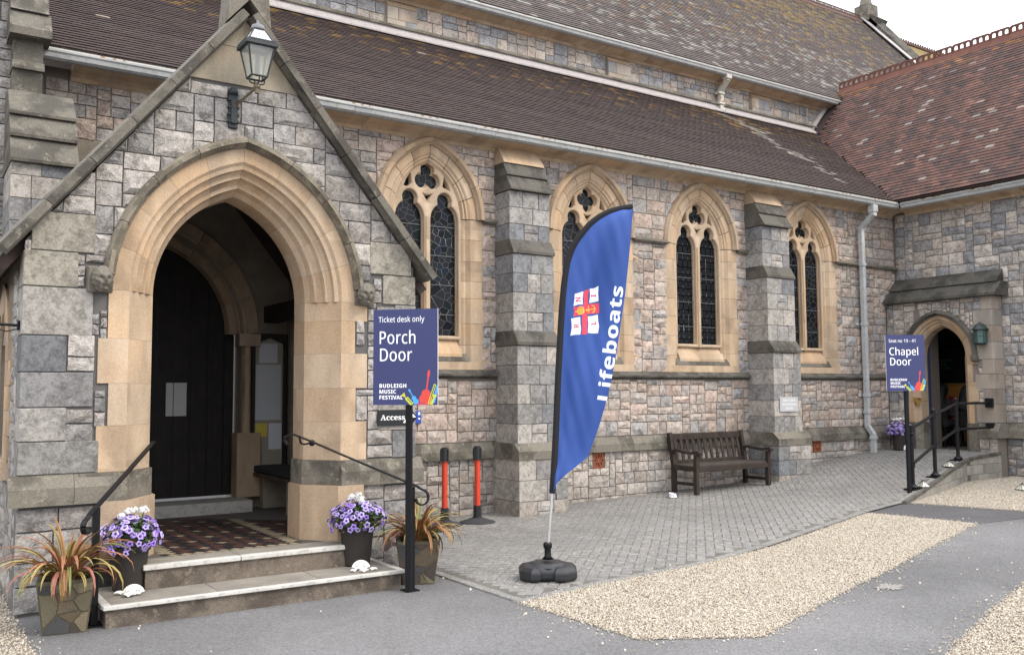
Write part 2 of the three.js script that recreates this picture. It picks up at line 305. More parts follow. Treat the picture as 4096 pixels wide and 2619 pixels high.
// ---------------------------------------------------------------- masonry
function packWall({ u0, u1, v0, v1, inside, cell = .03, hs = [4, 4, 5, 6, 6, 7, 8], ws = [5, 6, 7, 8, 9, 10, 12, 14] }) {
  const nx = Math.round((u1 - u0) / cell), ny = Math.round((v1 - v0) / cell), occ = new Uint8Array(nx * ny), top = new Int16Array(nx), out = [];
  for (let j = 0; j < ny; j++) for (let i = 0; i < nx; i++) if (!inside(u0 + (i + .5) * cell, v0 + (j + .5) * cell)) occ[j * nx + i] = 1;
  for (let j = 0; j < ny; j++) for (let i = 0; i < nx; i++) {
    if (occ[j * nx + i]) continue;
    let run = 0; while (i + run < nx && !occ[j * nx + i + run] && run < 22) run++;
    let h = pick(hs); if (i > 0 && R() < .55) { const t = top[i - 1] - j; if (t >= 4 && t <= 9) h = t; }
    let w = Math.min(run, Math.round(pick(ws) * (h > 7 ? 1.15 : h < 5 ? 1.05 : 1))); if (run - w < 4) w = run > 16 ? run >> 1 : run;
    if (w < 4) h = Math.min(h, Math.max(2, w + 1));
    let hh = 0; for (; hh < h && j + hh < ny; hh++) { let ok = true; for (let k = 0; k < w; k++) if (occ[(j + hh) * nx + i + k]) { ok = false; break; } if (!ok) break; }
    if (hh < 3 && w > 3) { // squeezed: try narrower
      for (let w2 = w - 1; w2 >= 3; w2--) { let h2 = 0; for (; h2 < h && j + h2 < ny; h2++) { let ok = true; for (let k = 0; k < w2; k++) if (occ[(j + h2) * nx + i + k]) { ok = false; break; } if (!ok) break; } if (h2 > hh + 1) { w = w2; hh = h2; break; } }
    }
    for (let a = 0; a < hh; a++) for (let b = 0; b < w; b++) occ[(j + a) * nx + i + b] = 1;
    for (let b = 0; b < w; b++) top[i + b] = j + hh;
    if (w >= 2 && hh >= 2) out.push([u0 + i * cell, v0 + j * cell, u0 + (i + w) * cell, v0 + (j + hh) * cell]);
  }
  return out;
}
// rock-faced stone in wall coordinates (u along, v up, w outward)
function rockGeo([a, b, c, d], bulge = .02, col, joint = .003, irr = .008) {
  const w = c - a, h = d - b, nx = clamp(Math.round(w / .09), 2, 4), ny = clamp(Math.round(h / .085), 2, 3), P = [], o = [];
  const bl = bulge * rr(.5, 1.25), ph = R() * 6;
  for (let j = 0; j <= ny; j++) for (let i = 0; i <= nx; i++) {
    const e = i === 0 || j === 0 || i === nx || j === ny;
    let x = a + w * i / nx, y = b + h * j / ny;
    x += i === 0 ? joint + R() * irr : i === nx ? -joint - R() * irr : rr(-.12, .12) * w / nx; y += j === 0 ? joint + R() * irr : j === ny ? -joint - R() * irr : rr(-.12, .12) * h / ny;
    P.push([x, y, e ? rr(-.002, .003) : bl * (.35 + 1.1 * R())]);
  }
  const at = (i, j) => P[j * (nx + 1) + i];
  for (let j = 0; j < ny; j++) for (let i = 0; i < nx; i++) { const A = at(i, j), B = at(i + 1, j), C = at(i + 1, j + 1), D = at(i, j + 1); if (R() < .5) quad(o, A, B, C, D); else o.push(...A, ...B, ...D, ...B, ...C, ...D); }
  const rim = []; for (let i = 0; i < nx; i++) rim.push(at(i, 0)); for (let j = 0; j < ny; j++) rim.push(at(nx, j)); for (let i = nx; i > 0; i--) rim.push(at(i, ny)); for (let j = ny; j > 0; j--) rim.push(at(0, j));
  rim.forEach((p, i) => { const q = rim[(i + 1) % rim.length]; quad(o, [p[0], p[1], -.035], [q[0], q[1], -.035], q, p); });
  return paint(fin(geoOf(o), 1, R() * 9, R() * 9), col);
}
// stone cut to an odd outline where the wall meets a slope or an arch
function rockPoly(poly, bulge, col) {
  const n = poly.length, cx = poly.reduce((s, p) => s + p[0], 0) / n, cy = poly.reduce((s, p) => s + p[1], 0) / n, o = [];
  const E = poly.map(([x, y]) => { const d = Math.hypot(x - cx, y - cy); return [x - (x - cx) / d * .006, y - (y - cy) / d * .006, rr(-.002, .003)]; }), I = E.map(([x, y]) => [cx + (x - cx) * .55, cy + (y - cy) * .55, bulge * rr(.3, 1.3)]), C = [cx, cy, bulge * rr(.4, 1.2)];
  for (let i = 0; i < n; i++) { const j = (i + 1) % n; quad(o, E[i], E[j], I[j], I[i]); o.push(...I[i], ...I[j], ...C); quad(o, [E[i][0], E[i][1], -.035], [E[j][0], E[j][1], -.035], E[j], E[i]); }
  return paint(fin(geoOf(o), 1, R() * 9, R() * 9), col);
}
const areaOf = (p) => Math.abs(p.reduce((s, [x, y], i) => { const [u, v] = p[(i + 1) % p.length]; return s + x * v - u * y; }, 0) / 2);
function clipBlocks(blocks, halves, arches) { // -> [{b, poly}] ; poly only where the rectangle was cut
  const out = [], todo = [];
  for (const b of blocks) { const k = arches.find(A => b[0] < A.cx && b[2] > A.cx && b[3] > A.y0 && b[1] < A.y0 + Math.sqrt((A.a + A.c) ** 2 - A.c ** 2)); if (k) todo.push([b[0], b[1], k.cx, b[3]], [k.cx, b[1], b[2], b[3]]); else todo.push(b); }
  for (const b of todo) {
    const rect = [[b[0], b[1]], [b[2], b[1]], [b[2], b[3]], [b[0], b[3]]]; let p = rect, cut = false;
    for (const [x, y, nx, ny] of halves) { const q = clipHalf(p, x, y, nx, ny); if (q.length !== p.length || q.some((v, i) => v !== p[i])) cut = true; p = q; if (p.length < 3) break; }
    for (const A of arches) { if (p.length < 3) break; const mx = p.reduce((s, q) => s + q[0], 0) / p.length, my = p.reduce((s, q) => s + q[1], 0) / p.length; if (my < A.y0 - .02 || Math.abs(mx - A.cx) > A.a + .6) continue; const sd = mx > A.cx ? 1 : -1, ox = A.cx - sd * A.c, r = A.a + A.c, d = Math.hypot(mx - ox, my - A.y0), nx = (mx - ox) / d, ny = (my - A.y0) / d; const q = clipHalf(p, ox + nx * r, A.y0 + ny * r, -nx, -ny); if (q.length !== p.length || q.some((v, i) => v !== p[i])) cut = true; p = q; }
    if (p.length < 3) continue; const ar = areaOf(p), xs = p.map(q => q[0]), ys = p.map(q => q[1]); if (cut && (ar < .0035 || ar / ((Math.max(...xs) - Math.min(...xs)) * (Math.max(...ys) - Math.min(...ys))) < .2)) continue;
    out.push({ b: [Math.min(...xs), Math.min(...ys), Math.max(...xs), Math.max(...ys)], poly: cut ? p : null });
  }
  return out;
}
const PAL = {
  aisle: [[0.525, 0.430, 0.381], [0.493, 0.411, 0.365], [0.455, 0.397, 0.363], [0.418, 0.384, 0.366], [0.514, 0.455, 0.413], [0.366, 0.354, 0.352], [0.469, 0.386, 0.337]],
  low: [[0.484, 0.443, 0.412], [0.431, 0.405, 0.384], [0.519, 0.473, 0.438], [0.388, 0.371, 0.361], [0.457, 0.408, 0.373]],
  grey: [[0.399, 0.377, 0.362], [0.343, 0.331, 0.323], [0.443, 0.418, 0.400], [0.367, 0.359, 0.358], [0.303, 0.296, 0.298], [0.479, 0.453, 0.431], [0.383, 0.354, 0.337]],
  mixed: [[0.469, 0.419, 0.385], [0.314, 0.314, 0.327], [0.400, 0.383, 0.373], [0.503, 0.449, 0.411], [0.269, 0.274, 0.294], [0.440, 0.408, 0.385], [0.534, 0.494, 0.461], [0.359, 0.354, 0.360]],
  cler: [[0.531, 0.461, 0.406], [0.399, 0.402, 0.421], [0.493, 0.443, 0.408], [0.318, 0.327, 0.356], [0.571, 0.507, 0.452], [0.441, 0.412, 0.391], [0.352, 0.355, 0.378], [0.474, 0.408, 0.358]],
};
const tone = (pal, k = 1) => { const c = pick(pal), v = k * rr(.91, 1.09); return c.map(q => q * v); };
// a wall part: mortar body with its stones as sub-parts
function stoneWall(parent, name, body, mortar, O, turn, blocks, pal, { bulge = .02, max = 300, dz = .004, palAt } = {}) {
  const w = mesh(name, body, mortar, parent); w.position.set(...O); w.rotation.y = turn; w.updateMatrixWorld(true);
  const n = V3(0, 0, 1).applyAxisAngle(V3(0, 1, 0), turn);
  const L = blocks.map(q => {
    const b = q.b || q, dirt = .86 + .4 * sst(.28, .62, fb((b[0] + b[2]) * .045 + turn, (b[1] + b[3]) * .07, 8, 4, .6)) * .6, col = tone(palAt ? palAt(b) : pal, dirt), g = q.poly ? rockPoly(q.poly, bulge, col) : rockGeo(b, bulge, col); g.translate(0, 0, dz);
    const p = w.localToWorld(V3((b[0] + b[2]) / 2, (b[1] + b[3]) / 2, 0)), [u, v, c] = proj(p), vis = u > -60 && u < 4160 && v > -60 && v < 2680 && c > 0;
    return { g, s: vis ? (b[2] - b[0]) * (b[3] - b[1]) * Math.abs(EYE.clone().sub(p).normalize().dot(n)) / c / c : 0, vis, w: b[2] - b[0] };
  }).sort((a, b) => b.s - a.s);
  L.slice(0, max).filter(q => q.vis).forEach(q => mesh('stone', q.g, M.stone, w));
  const rest = [...L.slice(0, max).filter(q => !q.vis), ...L.slice(max)].map(q => q.g);
  if (rest.length) mesh('stones', rest, M.stone, w, 'stuff');
  return w;
}
const ashCol = (k = 1) => { const v = k * rr(.96, 1.03), t = R(); return [.63 * v, (.468 + .03 * t) * v, (.325 + .055 * t) * v]; };
const ASH = (g, k) => paint(g, ashCol(k));
// smooth grey dressed block
const dressCol = () => pick([[.29, .29, .295], [.325, .32, .315], [.25, .255, .265], [.36, .35, .34], [.30, .295, .29], [.40, .385, .37], [.47, .44, .41], [.22, .23, .25], [.44, .42, .395]]).map((k => v => v * k)(rr(.92, 1.08)));

// tiles on a slope: origin, along, up-slope; keep(u,s) decides; returns geometries
function tileRoof(O, U, S, len, slope, keep, colour, { tw = .168, ga = .1, th = .015, singles = 0 } = {}) {
  const N = V3().crossVectors(U, S).normalize(); if (N.y < 0) N.negate();
  const one = [], rows = Math.ceil(slope / ga), list = [];
  for (let j = 0; j < rows; j++) {
    const off = (j % 2) * tw / 2, sag = rr(-.002, .002);
    for (let i = -1; i < len / tw + 1; i++) {
      const u0 = i * tw + off, s0 = j * ga + rr(-.002, .002), u = u0 + tw / 2, s = s0 + ga / 2; if (!keep(u, s)) continue;
      const l = th + sag + rr(-.001, .002), t1 = rr(-.001, .001), P = (a, b, c) => O.clone().addScaledVector(U, a).addScaledVector(S, b).addScaledVector(N, c).toArray();
      const A = P(u0 + .0004, s0, l + t1), B = P(u0 + tw - .0004, s0, l - t1), C = P(u0 + tw - .0004, s0 + ga + .02, .002), D = P(u0 + .0004, s0 + ga + .02, .002), a = P(u0 + .0004, s0 + .004, -.004), b = P(u0 + tw - .0004, s0 + .004, -.004), m = P(u, s0, l + .0015), mt = P(u, s0 + ga + .02, .003);
      const o = []; quad(o, A, m, mt, D); quad(o, m, B, C, mt); o.push(...a, ...b, ...m, ...a, ...m, ...A, ...b, ...B, ...m);
      list.push({ g: paint(fin(geoOf(o), 1, 0, 0), colour(u, s)), p: V3(...m) });
    }
  }
  return list;
}
M.tile = std([1, 1, 1], .88, { vertexColors: true, map: T.conc, bumpMap: T.rockB, bumpScale: .002 });
const noise2 = (x, y, f) => fb(x * f / 64 + .37, y * f / 64 + .11, 64, 4, .55);

// ---------------------------------------------------------------- window of two lights with tracery
function foil(cx, cy, n, d, r, rot = Math.PI / 2, m = 48) {
  const o = []; for (let i = 0; i < m; i++) { const t = 2 * Math.PI * i / m; let b = d * .5; for (let k = 0; k < n; k++) { const q = t - rot - 2 * Math.PI * k / n, s = d * Math.sin(q); if (Math.abs(s) < r && Math.cos(q) > 0) b = Math.max(b, d * Math.cos(q) + Math.sqrt(r * r - s * s)); } o.push([cx + b * Math.cos(t), cy + b * Math.sin(t)]); } return o;
}
function lightHole(cx, yb, hw, grow = 0) { // cusped head
  const h = hw + grow, o = [[-h, yb - grow], [h, yb - grow], [h, 4.16]];
  for (let i = 1; i <= 5; i++) { const t = i / 5 * 1.25; o.push([h - (h - .10 - grow) * (1 - Math.cos(t)) * 1.35, 4.16 + (.235) * Math.sin(t)]); }
  const r = .118 + grow; for (let i = 0; i <= 8; i++) { const t = -.35 + (Math.PI + .7) * i / 8; o.push([r * Math.cos(t), 4.452 + r * Math.sin(t)]); }
  for (let i = 5; i >= 1; i--) { const t = i / 5 * 1.25; o.push([-(h - (h - .10 - grow) * (1 - Math.cos(t)) * 1.35), 4.16 + (.235) * Math.sin(t)]); }
  o.push([-h, 4.16]); return o.map(([x, y]) => [cx + x, y]);
}
function clipHalf(poly, px, py, nx, ny) { const out = []; poly.forEach((p, i) => { const q = poly[(i + 1) % poly.length], a = (p[0] - px) * nx + (p[1] - py) * ny, b = (q[0] - px) * nx + (q[1] - py) * ny; if (a <= 0) out.push(p); if ((a <= 0) !== (b <= 0)) { const t = a / (a - b); out.push([p[0] + (q[0] - p[0]) * t, p[1] + (q[1] - p[1]) * t]); } }); return out; }
function glazing(win, rect, style, dens = 1) { // panes and their lead cames
  const [x0, y0, x1, y1] = rect, polys = [];
  if (style === 'grid') { const n = 4, m = Math.round((y1 - y0) / .125); for (let i = 0; i < n; i++) for (let j = 0; j < m; j++) { const a = x0 + (x1 - x0) * i / n, b = x0 + (x1 - x0) * (i + 1) / n, c = y0 + (y1 - y0) * j / m, d = y0 + (y1 - y0) * (j + 1) / m; polys.push([[a, c], [b, c], [b, d], [a, d]]); } }
  else {
    const pts = [], n = Math.round((x1 - x0) * (y1 - y0) * 85 * dens); for (let i = 0; i < n; i++) pts.push([rr(x0, x1), rr(y0, y1)]);
    for (let it = 0; it < 2; it++) pts.forEach((p, i) => { for (const q of pts) if (q !== p) { const dx = p[0] - q[0], dy = p[1] - q[1], d = Math.hypot(dx, dy); if (d < .09) { p[0] += dx / d * .02; p[1] += dy / d * .02; } } });
    pts.forEach((p) => { let c = [[x0, y0], [x1, y0], [x1, y1], [x0, y1]]; for (const q of pts) if (q !== p && Math.hypot(p[0] - q[0], p[1] - q[1]) < .5) c = clipHalf(c, (p[0] + q[0]) / 2, (p[1] + q[1]) / 2, q[0] - p[0], q[1] - p[1]); if (c.length > 2) polys.push(c); });
  }
  const came = [];
  for (const c of polys) {
    const o = [], tx = rr(-.02, .02), ty = rr(-.02, .02), mx = c.reduce((s, p) => s + p[0], 0) / c.length, my = c.reduce((s, p) => s + p[1], 0) / c.length, P = (p) => [p[0], p[1], -.172 + (p[0] - mx) * tx + (p[1] - my) * ty];
    for (let i = 1; i < c.length - 1; i++) o.push(...P(c[0]), ...P(c[i]), ...P(c[i + 1]));
    mesh('pane', fin(geoOf(o)), style === 'grid' ? M.glass : R() < .55 ? M.glass : pick(M.glassTint), win);
    for (let i = 0; i < c.length; i++) { const p = c[i], q = c[(i + 1) % c.length], L = Math.hypot(q[0] - p[0], q[1] - p[1]); if (L < .01 || (p[0] + q[0] * 1e-3 > q[0] + p[0] * 1e-3 && style !== 'grid')) continue; const dx = (q[0] - p[0]) / L * .0045, dy = (q[1] - p[1]) / L * .0045, z = -.166, b = []; const w = style === 'grid' ? 1.0 : .55; quad(b, [p[0] - dy * w, p[1] + dx * w, z], [p[0] + dy * w, p[1] - dx * w, z], [q[0] + dy * w, q[1] - dx * w, z], [q[0] - dy * w, q[1] + dx * w, z]); came.push(fin(geoOf(b))); }
  }
  for (let y = y0 + .33; y < 4.2 && y < y1; y += .42) came.push(box(x0, x1, y - .006, y + .006, -.165, -.155)); // saddle bars
  mesh('leading', came, M.came, win);
}
function makeWindow(parent, cx, foils, style, label) {
  const W = mesh('window', ASH(plate(archPts(0, 4.21, .60, .286, 2.47, 9), [lightHole(-.277, 2.52, .226), lightHole(.277, 2.52, .226), foil(0, 4.765, foils, foils === 3 ? .104 : .108, foils === 3 ? .108 : .092, foils === 3 ? Math.PI / 2 : Math.PI / 4 * 2), [[.27, 4.80], [.25, 4.66], [.305, 4.60], [.37, 4.61], [.335, 4.70]], mirror([[.27, 4.80], [.25, 4.66], [.305, 4.60], [.37, 4.61], [.335, 4.70]]), [[0, 4.42], [.075, 4.53], [0, 4.51], [-.075, 4.53]]], -.155, -.075, .022, 2), 1.02), M.dressed, parent);
  W.position.set(cx, 0, 0); if (label) W.userData.label = label;
  // inner layer of the tracery that follows the openings more closely
  mesh('tracery', ASH(plate(archPts(0, 4.21, .59, .286, 2.5, 9), [lightHole(-.277, 2.52, .226, -.010), lightHole(.277, 2.52, .226, -.010), foil(0, 4.765, foils, foils === 3 ? .104 : .108, foils === 3 ? .094 : .08, Math.PI / 2), [[.27, 4.80], [.25, 4.66], [.305, 4.60], [.37, 4.61], [.335, 4.70]], mirror([[.27, 4.80], [.25, 4.66], [.305, 4.60], [.37, 4.61], [.335, 4.70]]), [[0, 4.42], [.075, 4.53], [0, 4.51], [-.075, 4.53]]], -.19, -.135, .008), .95), M.dressed, W);
  const mull = []; // slender mullion
  mesh('mullion', ASH(prismY([[-.052, -.18], [-.052, -.13], [-.026, -.060], [.026, -.060], [.052, -.13], [.052, -.18]], 2.47, 4.2)), M.dressed, W);
  // splayed head in voussoirs under a hood mould
  const ring = [[.80, .004], [.655, .004], [.625, -.02], [.605, -.02], [.59, -.045], [.565, -.04], [.522, -.085], [.522, -.2], [.80, -.2]];
  for (const sd of [-1, 1]) for (let k = 0; k < 4; k++) mesh('voussoir', ASH(archSeg(ring, 0, 4.21, .286, k / 4 + .004, (k + 1) / 4 - .004, sd)), M.dressed, W);
  const hood = [[.885, -.02], [.885, .035], [.855, .085], [.80, .085], [.778, .05], [.758, .03], [.758, -.02]];
  for (const sd of [-1, 1]) for (let k = 0; k < 3; k++) mesh('hood_mould', ASH(archSeg(hood, 0, 4.21, .286, k / 3 + (k ? .003 : 0), (k + 1) / 3 - .001, sd, 4), .86), M.dressed, W);
  // jambs in long and short work
  for (const sd of [-1, 1]) { let y = 2.06, k = sd > 0 ? 0 : 1; while (y < 4.2) { const h = Math.min(rr(.24, .36), 4.205 - y), hh = 4.205 - y - h < .12 ? 4.205 - y : h, o = (k++ % 2 ? .86 : 1.0) + rr(-.015, .015); mesh('jamb_stone', ASH(prismY([[o, .004], [.655, .004], [.60, -.05], [.57, -.05], [.515, -.09], [.515, -.22], [o, -.22]].map(([x, z]) => [sd * x, z]), y + .002, y + hh - .002)), M.dressed, W); y += hh; } }
  // sill: steep slope with a dark weathered foot
  mesh('sill', ASH(prismX([[-.25, 2.2], [-.02, 2.2], [-.02, 2.27], [-.06, 2.37], [-.09, 2.375], [-.16, 2.53], [-.25, 2.53]], -.53, .53)), M.dressed, W);
  mesh('sill_weathering', prismX([[-.1, 2.16], [.006, 2.16], [.004, 2.175], [-.04, 2.275], [-.1, 2.275]], -.64, .64), M.old, W);
  mesh('sill_course', ASH(prismX([[-.2, 2.045], [.005, 2.045], [.005, 2.158], [-.2, 2.158]], -1.02, 1.02)), M.dressed, W);
  for (const s of [-1, 1]) glazing(W, [s * .277 - .235, 2.5, s * .277 + .235, 4.6], style);
  glazing(W, [-.26, 4.55, .26, 5.0], 'free', 1.2);
  { const o = []; quad(o, [-.6, 4.4, -.186], [.6, 4.4, -.186], [.6, 4.98, -.186], [-.6, 4.98, -.186]); mesh('spandrel_glass', fin(geoOf(o)), M.glass, W); }
  return W;
}
// ---------------------------------------------------------------- aisle
const aisle = thing('church_aisle', 'long stone church aisle with four traceried windows and a dark tiled lean-to roof', 'church wing');
const WX = [6.08, 8.96, 11.385, 14.17], BX = [7.516, 12.85];
{
  R = rng32(101);
  const holes = WX.map(c => archPts(c, 4.21, .70, .286, 2.12, 8)); holes.push(archPts(2.505, 2.42, .95, .3, .3, 8));
  const body = plate([[-1.2, -.3], [16.96, -.3], [16.96, 5.4], [-1.2, 5.4]], holes, -.55, -.012);
  const inside = (u, v) => {
    if (u < 4.1 && v < 4.35) return false; if (u < 1.2) return false;
    for (const c of WX) { if (v > 2.04 && v < 4.21 && Math.abs(u - c) < .84) return false; }
    for (const c of BX) if (Math.abs(u - c) < .33 && v < 5.2) return false;
    if (v > .80 && v < 1.02) return false; if (v > 1.93 && v < 2.04) return false;
    if (v > 4.17 && v < 4.23 && ((u > 9.82 && u < 10.53) || u > 15.02)) return false;
    if ((u > 8.93 && u < 9.17 && v > .53 && v < .79) || (u > 14.2 && u < 14.43 && v > .56 && v < .80)) return false;
    return v > -.1 && v < 5.3 && u < 16.6 + (v > 3.4 ? .36 : 0);
  };
  const blocks = packWall({ u0: 1.2, u1: 16.95, v0: -.12, v1: 5.31, inside });
  stoneWall(aisle, 'wall', body, M.mortar, [0, 0, 0], 0, clipBlocks(blocks, [], WX.map(cx => ({ cx, y0: 4.21, a: .815, c: .286 }))), PAL.aisle, { bulge: .022, palAt: b => b[1] < .8 ? PAL.low : PAL.aisle });
  WX.forEach((c, i) => makeWindow(aisle, c, i === 1 ? 4 : 3, i === 2 ? 'grid' : 'free', i === 2 ? 'window glazed in small rectangular leaded panes' : i === 1 ? 'window with a four-lobed opening above two lights' : undefined));
  // plinth, string courses
  const runs = (list, sec, name, mat, step) => list.forEach(([a, b]) => { const n = Math.max(1, Math.round((b - a) / step)); for (let i = 0; i < n; i++) mesh(name, prismX(sec, a + (b - a) * i / n + .0015, a + (b - a) * (i + 1) / n - .0015), mat, aisle); });
  const seg = [[4.36, BX[0] - .42], [BX[0] + .42, BX[1] - .42], [BX[1] + .42, 16.6]], seg2 = [[4.36, BX[0] - .37], [BX[0] + .37, BX[1] - .37], [BX[1] + .37, 16.6]];
  runs(seg, [[-.02, .785], [.075, .785], [.075, .90], [.0, 1.015], [-.02, 1.015]], 'plinth_course', M.plinth, .95);
  runs(seg2, [[-.02, 1.925], [.03, 1.925], [.045, 1.955], [.085, 1.955], [.085, 1.985], [.012, 2.043], [-.02, 2.043]], 'string_course', M.oldDark, 1.1);
  runs([[9.82, 10.53], [6.93, 7.16], [15.03, 16.96], [12.24, 12.5]], [[-.02, 4.165], [.05, 4.165], [.085, 4.195], [.085, 4.225], [.02, 4.25], [-.02, 4.25]], 'string_course', M.plinth, .9);
  // below the plinth the wall steps out a little
  // eaves cornice, gutter, fascia
  runs([[1.45, 16.9]], [[-.02, 5.26], [.02, 5.26], [.05, 5.30], [.12, 5.33], [.26, 5.345], [.30, 5.375], [.30, 5.40], [-.02, 5.40]], 'cornice_stone', M.ash, 1.15);
  const gsec = [[.30, 5.42], [.31, 5.37], [.345, 5.345], [.40, 5.345], [.43, 5.365], [.44, 5.41], [.455, 5.425], [.455, 5.445], [.30, 5.445]];
  runs([[1.13, 16.52]], gsec, 'gutter', M.gutter, 1.83);
  for (let x = 2.0; x < 16.4; x += 1.83) mesh('gutter_joint', prismX(gsec.map(([z, y]) => [z + (z > .35 ? .006 : 0), y - .006]), x + .92, x + .98), M.gutter, aisle);
  mesh('gutter_lip', prismX([[.29, 5.447], [.452, 5.447], [.452, 5.462], [.40, 5.468], [.36, 5.525], [.29, 5.525]], 1.13, 16.46), M.gutterLip, aisle);
  // buttresses
  BX.forEach((c, bi) => {
    const B = mesh('buttress', box(c - .34, c + .34, -.2, 4.6, -.01, .37), M.mortar, aisle); B.userData.label = bi ? 'buttress behind the bench with a small white notice' : 'buttress between the barrier posts and the flag';
    const y0 = bi ? .02 : -.08;
    const stages = [[y0, .79, .69, .42], [1.0, 2.38, .572, .358], [2.585, 3.70, .478, .358], [3.905, 4.625, .39, .356]];
    stages.forEach(([a, b, z, hw], si) => {
      const n = Math.round((b - a) / .285);
      for (let k = 0; k < n; k++) {
        const ya = a + (b - a) * k / n + .0025, yb = a + (b - a) * (k + 1) / n - .0025; let cuts;
        if (k % 2) { const m = rr(-.07, .07); cuts = [-hw, m, hw]; } else { const m = rr(.02, .08); cuts = [-hw, -hw * .33 + rr(-.03, .03), hw * .28 + m, hw]; }
        for (let q = 0; q < cuts.length - 1; q++) {
          const mid = cuts.length === 4 && q === 1, x0 = c + cuts[q] + (q ? .003 : 0), x1 = c + cuts[q + 1] - (q < cuts.length - 2 ? .003 : 0);
          if (mid) { const ym = (ya + yb) / 2; const sp = R() < .5 ? [[ya, yb]] : [[ya, ym - .003], [ym + .003, yb]]; mesh('filler_backing', box(x0 - .002, x1 + .002, ya, yb, .0, z - .02), M.mortar, B); for (const [p, s] of sp) { const g = rockGeo([x0, p, x1, s], .014, tone(PAL.grey), .002, .003); g.translate(0, 0, z - .004); mesh('stone', g, M.stone, B); } }
          else mesh('quoin', paint(box(x0, x1, ya, yb, -.005, z + rr(-.003, .003), .006), si === 0 && k === 0 ? [.40, .365, .33] : dressCol()), M.greyDress, B);
        }
      }
    });
    const cap = (sec, hw, m = M.old) => mesh('weathering', prismX(sec, c - hw, c + hw), m, B);
    cap([[0, .785], [.705, .785], [.705, .90], [.585, 1.01], [0, 1.01]], .43, M.plinth);
    cap([[0, 2.385], [.60, 2.385], [.60, 2.43], [.485, 2.595], [0, 2.595]], .368, M.oldDark);
    cap([[0, 3.705], [.50, 3.705], [.50, 3.745], [.40, 3.915], [0, 3.915]], .368, M.oldDark);
    cap([[0, 4.63], [.46, 4.63], [.46, 4.655], [.325, 4.86], [0, 4.86]], .372, M.oldDark);
    cap([[0, 4.862], [.355, 4.862], [.355, 4.88], [.235, 5.06], [0, 5.06]], .366, M.oldDark);
    cap([[0, 5.062], [.26, 5.062], [.26, 5.075], [.03, 5.40], [0, 5.40]], .36, M.ash);
  });
  // terracotta air bricks
  M.terra = std([.36, .105, .045], .85, { map: T.conc });
  for (const [x0, x1, y0, y1] of [[8.937, 9.162, .535, .775], [14.205, 14.427, .575, .79]]) {
    const cx = (x0 + x1) / 2, cy = (y0 + y1) / 2, hs = []; for (let i = 0; i < 8; i++) { const t = i * Math.PI / 4, p = (r, a) => [cx + r * Math.cos(t + a) * .95, cy + r * Math.sin(t + a)]; hs.push([p(.035, -.16), p(.086, -.26), p(.098, 0), p(.086, .26), p(.035, .16)]); }
    mesh('air_brick', [plate([[x0, y0], [x1, y0], [x1, y1], [x0, y1]], hs, -.03, .012)], M.terra, aisle);
  }
  // roof
  const e = V3(1.0, 5.50, .40), S = V3(0, .708, -1).normalize(), sl = 3.9 / (-S.z), tz = (s) => .40 + S.z * s, ty = (s) => 5.50 + S.y * s;
  const tr = (x) => 5.52 + 1.13 * (x - 16.46);
  const tiles = tileRoof(e, V3(1, 0, 0), S, 19, sl, (u, s) => { const x = 1 + u; if (tr(x) > ty(s) - .03 && x > 16.3) return false; const m = Math.abs(x - 2.505); return !(tz(s) > -.4 && m < .2 && false); }, (u, s) => {
    const n = noise2(u, s * 1.6, 9), m = noise2(u + 40, s * 2, 26), t = s / sl; let c = mix([.043, .027, .024], [.07, .041, .035], n * 1.1); const kk = rr(.92, 1.08); c = c.map(q => q * kk);
    if (m > .60 && t > .62 && R() < .55) c = mix(c, [.30, .17, .04], rr(.3, .8));
    const run = Math.abs(u - 14.55 + .1 * Math.sin(s * 3)); if (run < .26 && t > .12 && t < .93 && R() < .9 - run * 2.6 - sst(.45, .1, t) * .5) c = mix(c, [.50, .48, .44], rr(.25, .8)); else if (run < .7 && t > .72 && R() < .5) c = mix(c, [.33, .20, .06], rr(.3, .8));
    if (R() < .0025) c = [.42, .33, .29]; return c;
  });
  mesh('roof', [(() => { const o = [], q = (x, s, d) => [x, ty(s) - .012 + d, tz(s) - .01]; quad(o, q(1, -.02, 0), q(16.5, -.02, 0), q(19.4, sl, 0), q(1, sl, 0)); return fin(geoOf(o)); })()], std([.03, .024, .022], .95), aisle);
  mesh('roof_tiles', tiles.map(t => t.g), M.tile, aisle, 'stuff');
  mesh('valley_flashing', [sweep([V3(16.46, 5.50, .42), V3(18.9, 8.29, -3.50)], [[-.09, .0], [0, -.03], [.09, .0], [.09, .012], [0, -.018], [-.09, .012]])], std([.022, .021, .021], .7), aisle);
  // west end: big buttress and end wall beside the porch
  const wb = mesh('west_buttress', box(.84, 1.36, 0, 4.0, -.02, 1.13), M.mortar, aisle);
  { let y = 2.2; while (y < 3.98) { const h = Math.min(rr(.22, .34), 4.0 - y), m = rr(.95, 1.2); mesh('quoin', paint(box(.80, m - .002, y + .002, y + h - .002, .3, 1.18, .006), dressCol()), M.greyDress, wb); mesh('quoin', paint(box(m + .002, 1.39, y + .002, y + h - .002, .3, 1.18, .006), dressCol()), M.greyDress, wb); y += h; } }
  const wcap = (a, b, c, d, x0, x1) => mesh('weathering', prismX([[-.02, a], [c, a], [c, a + .03], [d, b], [-.02, b]], x0, x1), M.old, wb);
  wcap(4.0, 4.28, 1.24, 1.05, .79, 1.40); wcap(4.282, 4.54, 1.09, .92, .79, 1.40); wcap(4.542, 4.86, .96, .68, .79, 1.40);
  mesh('upper_stage', box(.83, 1.11, 4.86, 5.42, -.02, .62), M.old, wb); wcap(5.1, 5.2, .68, .63, .82, 1.12);
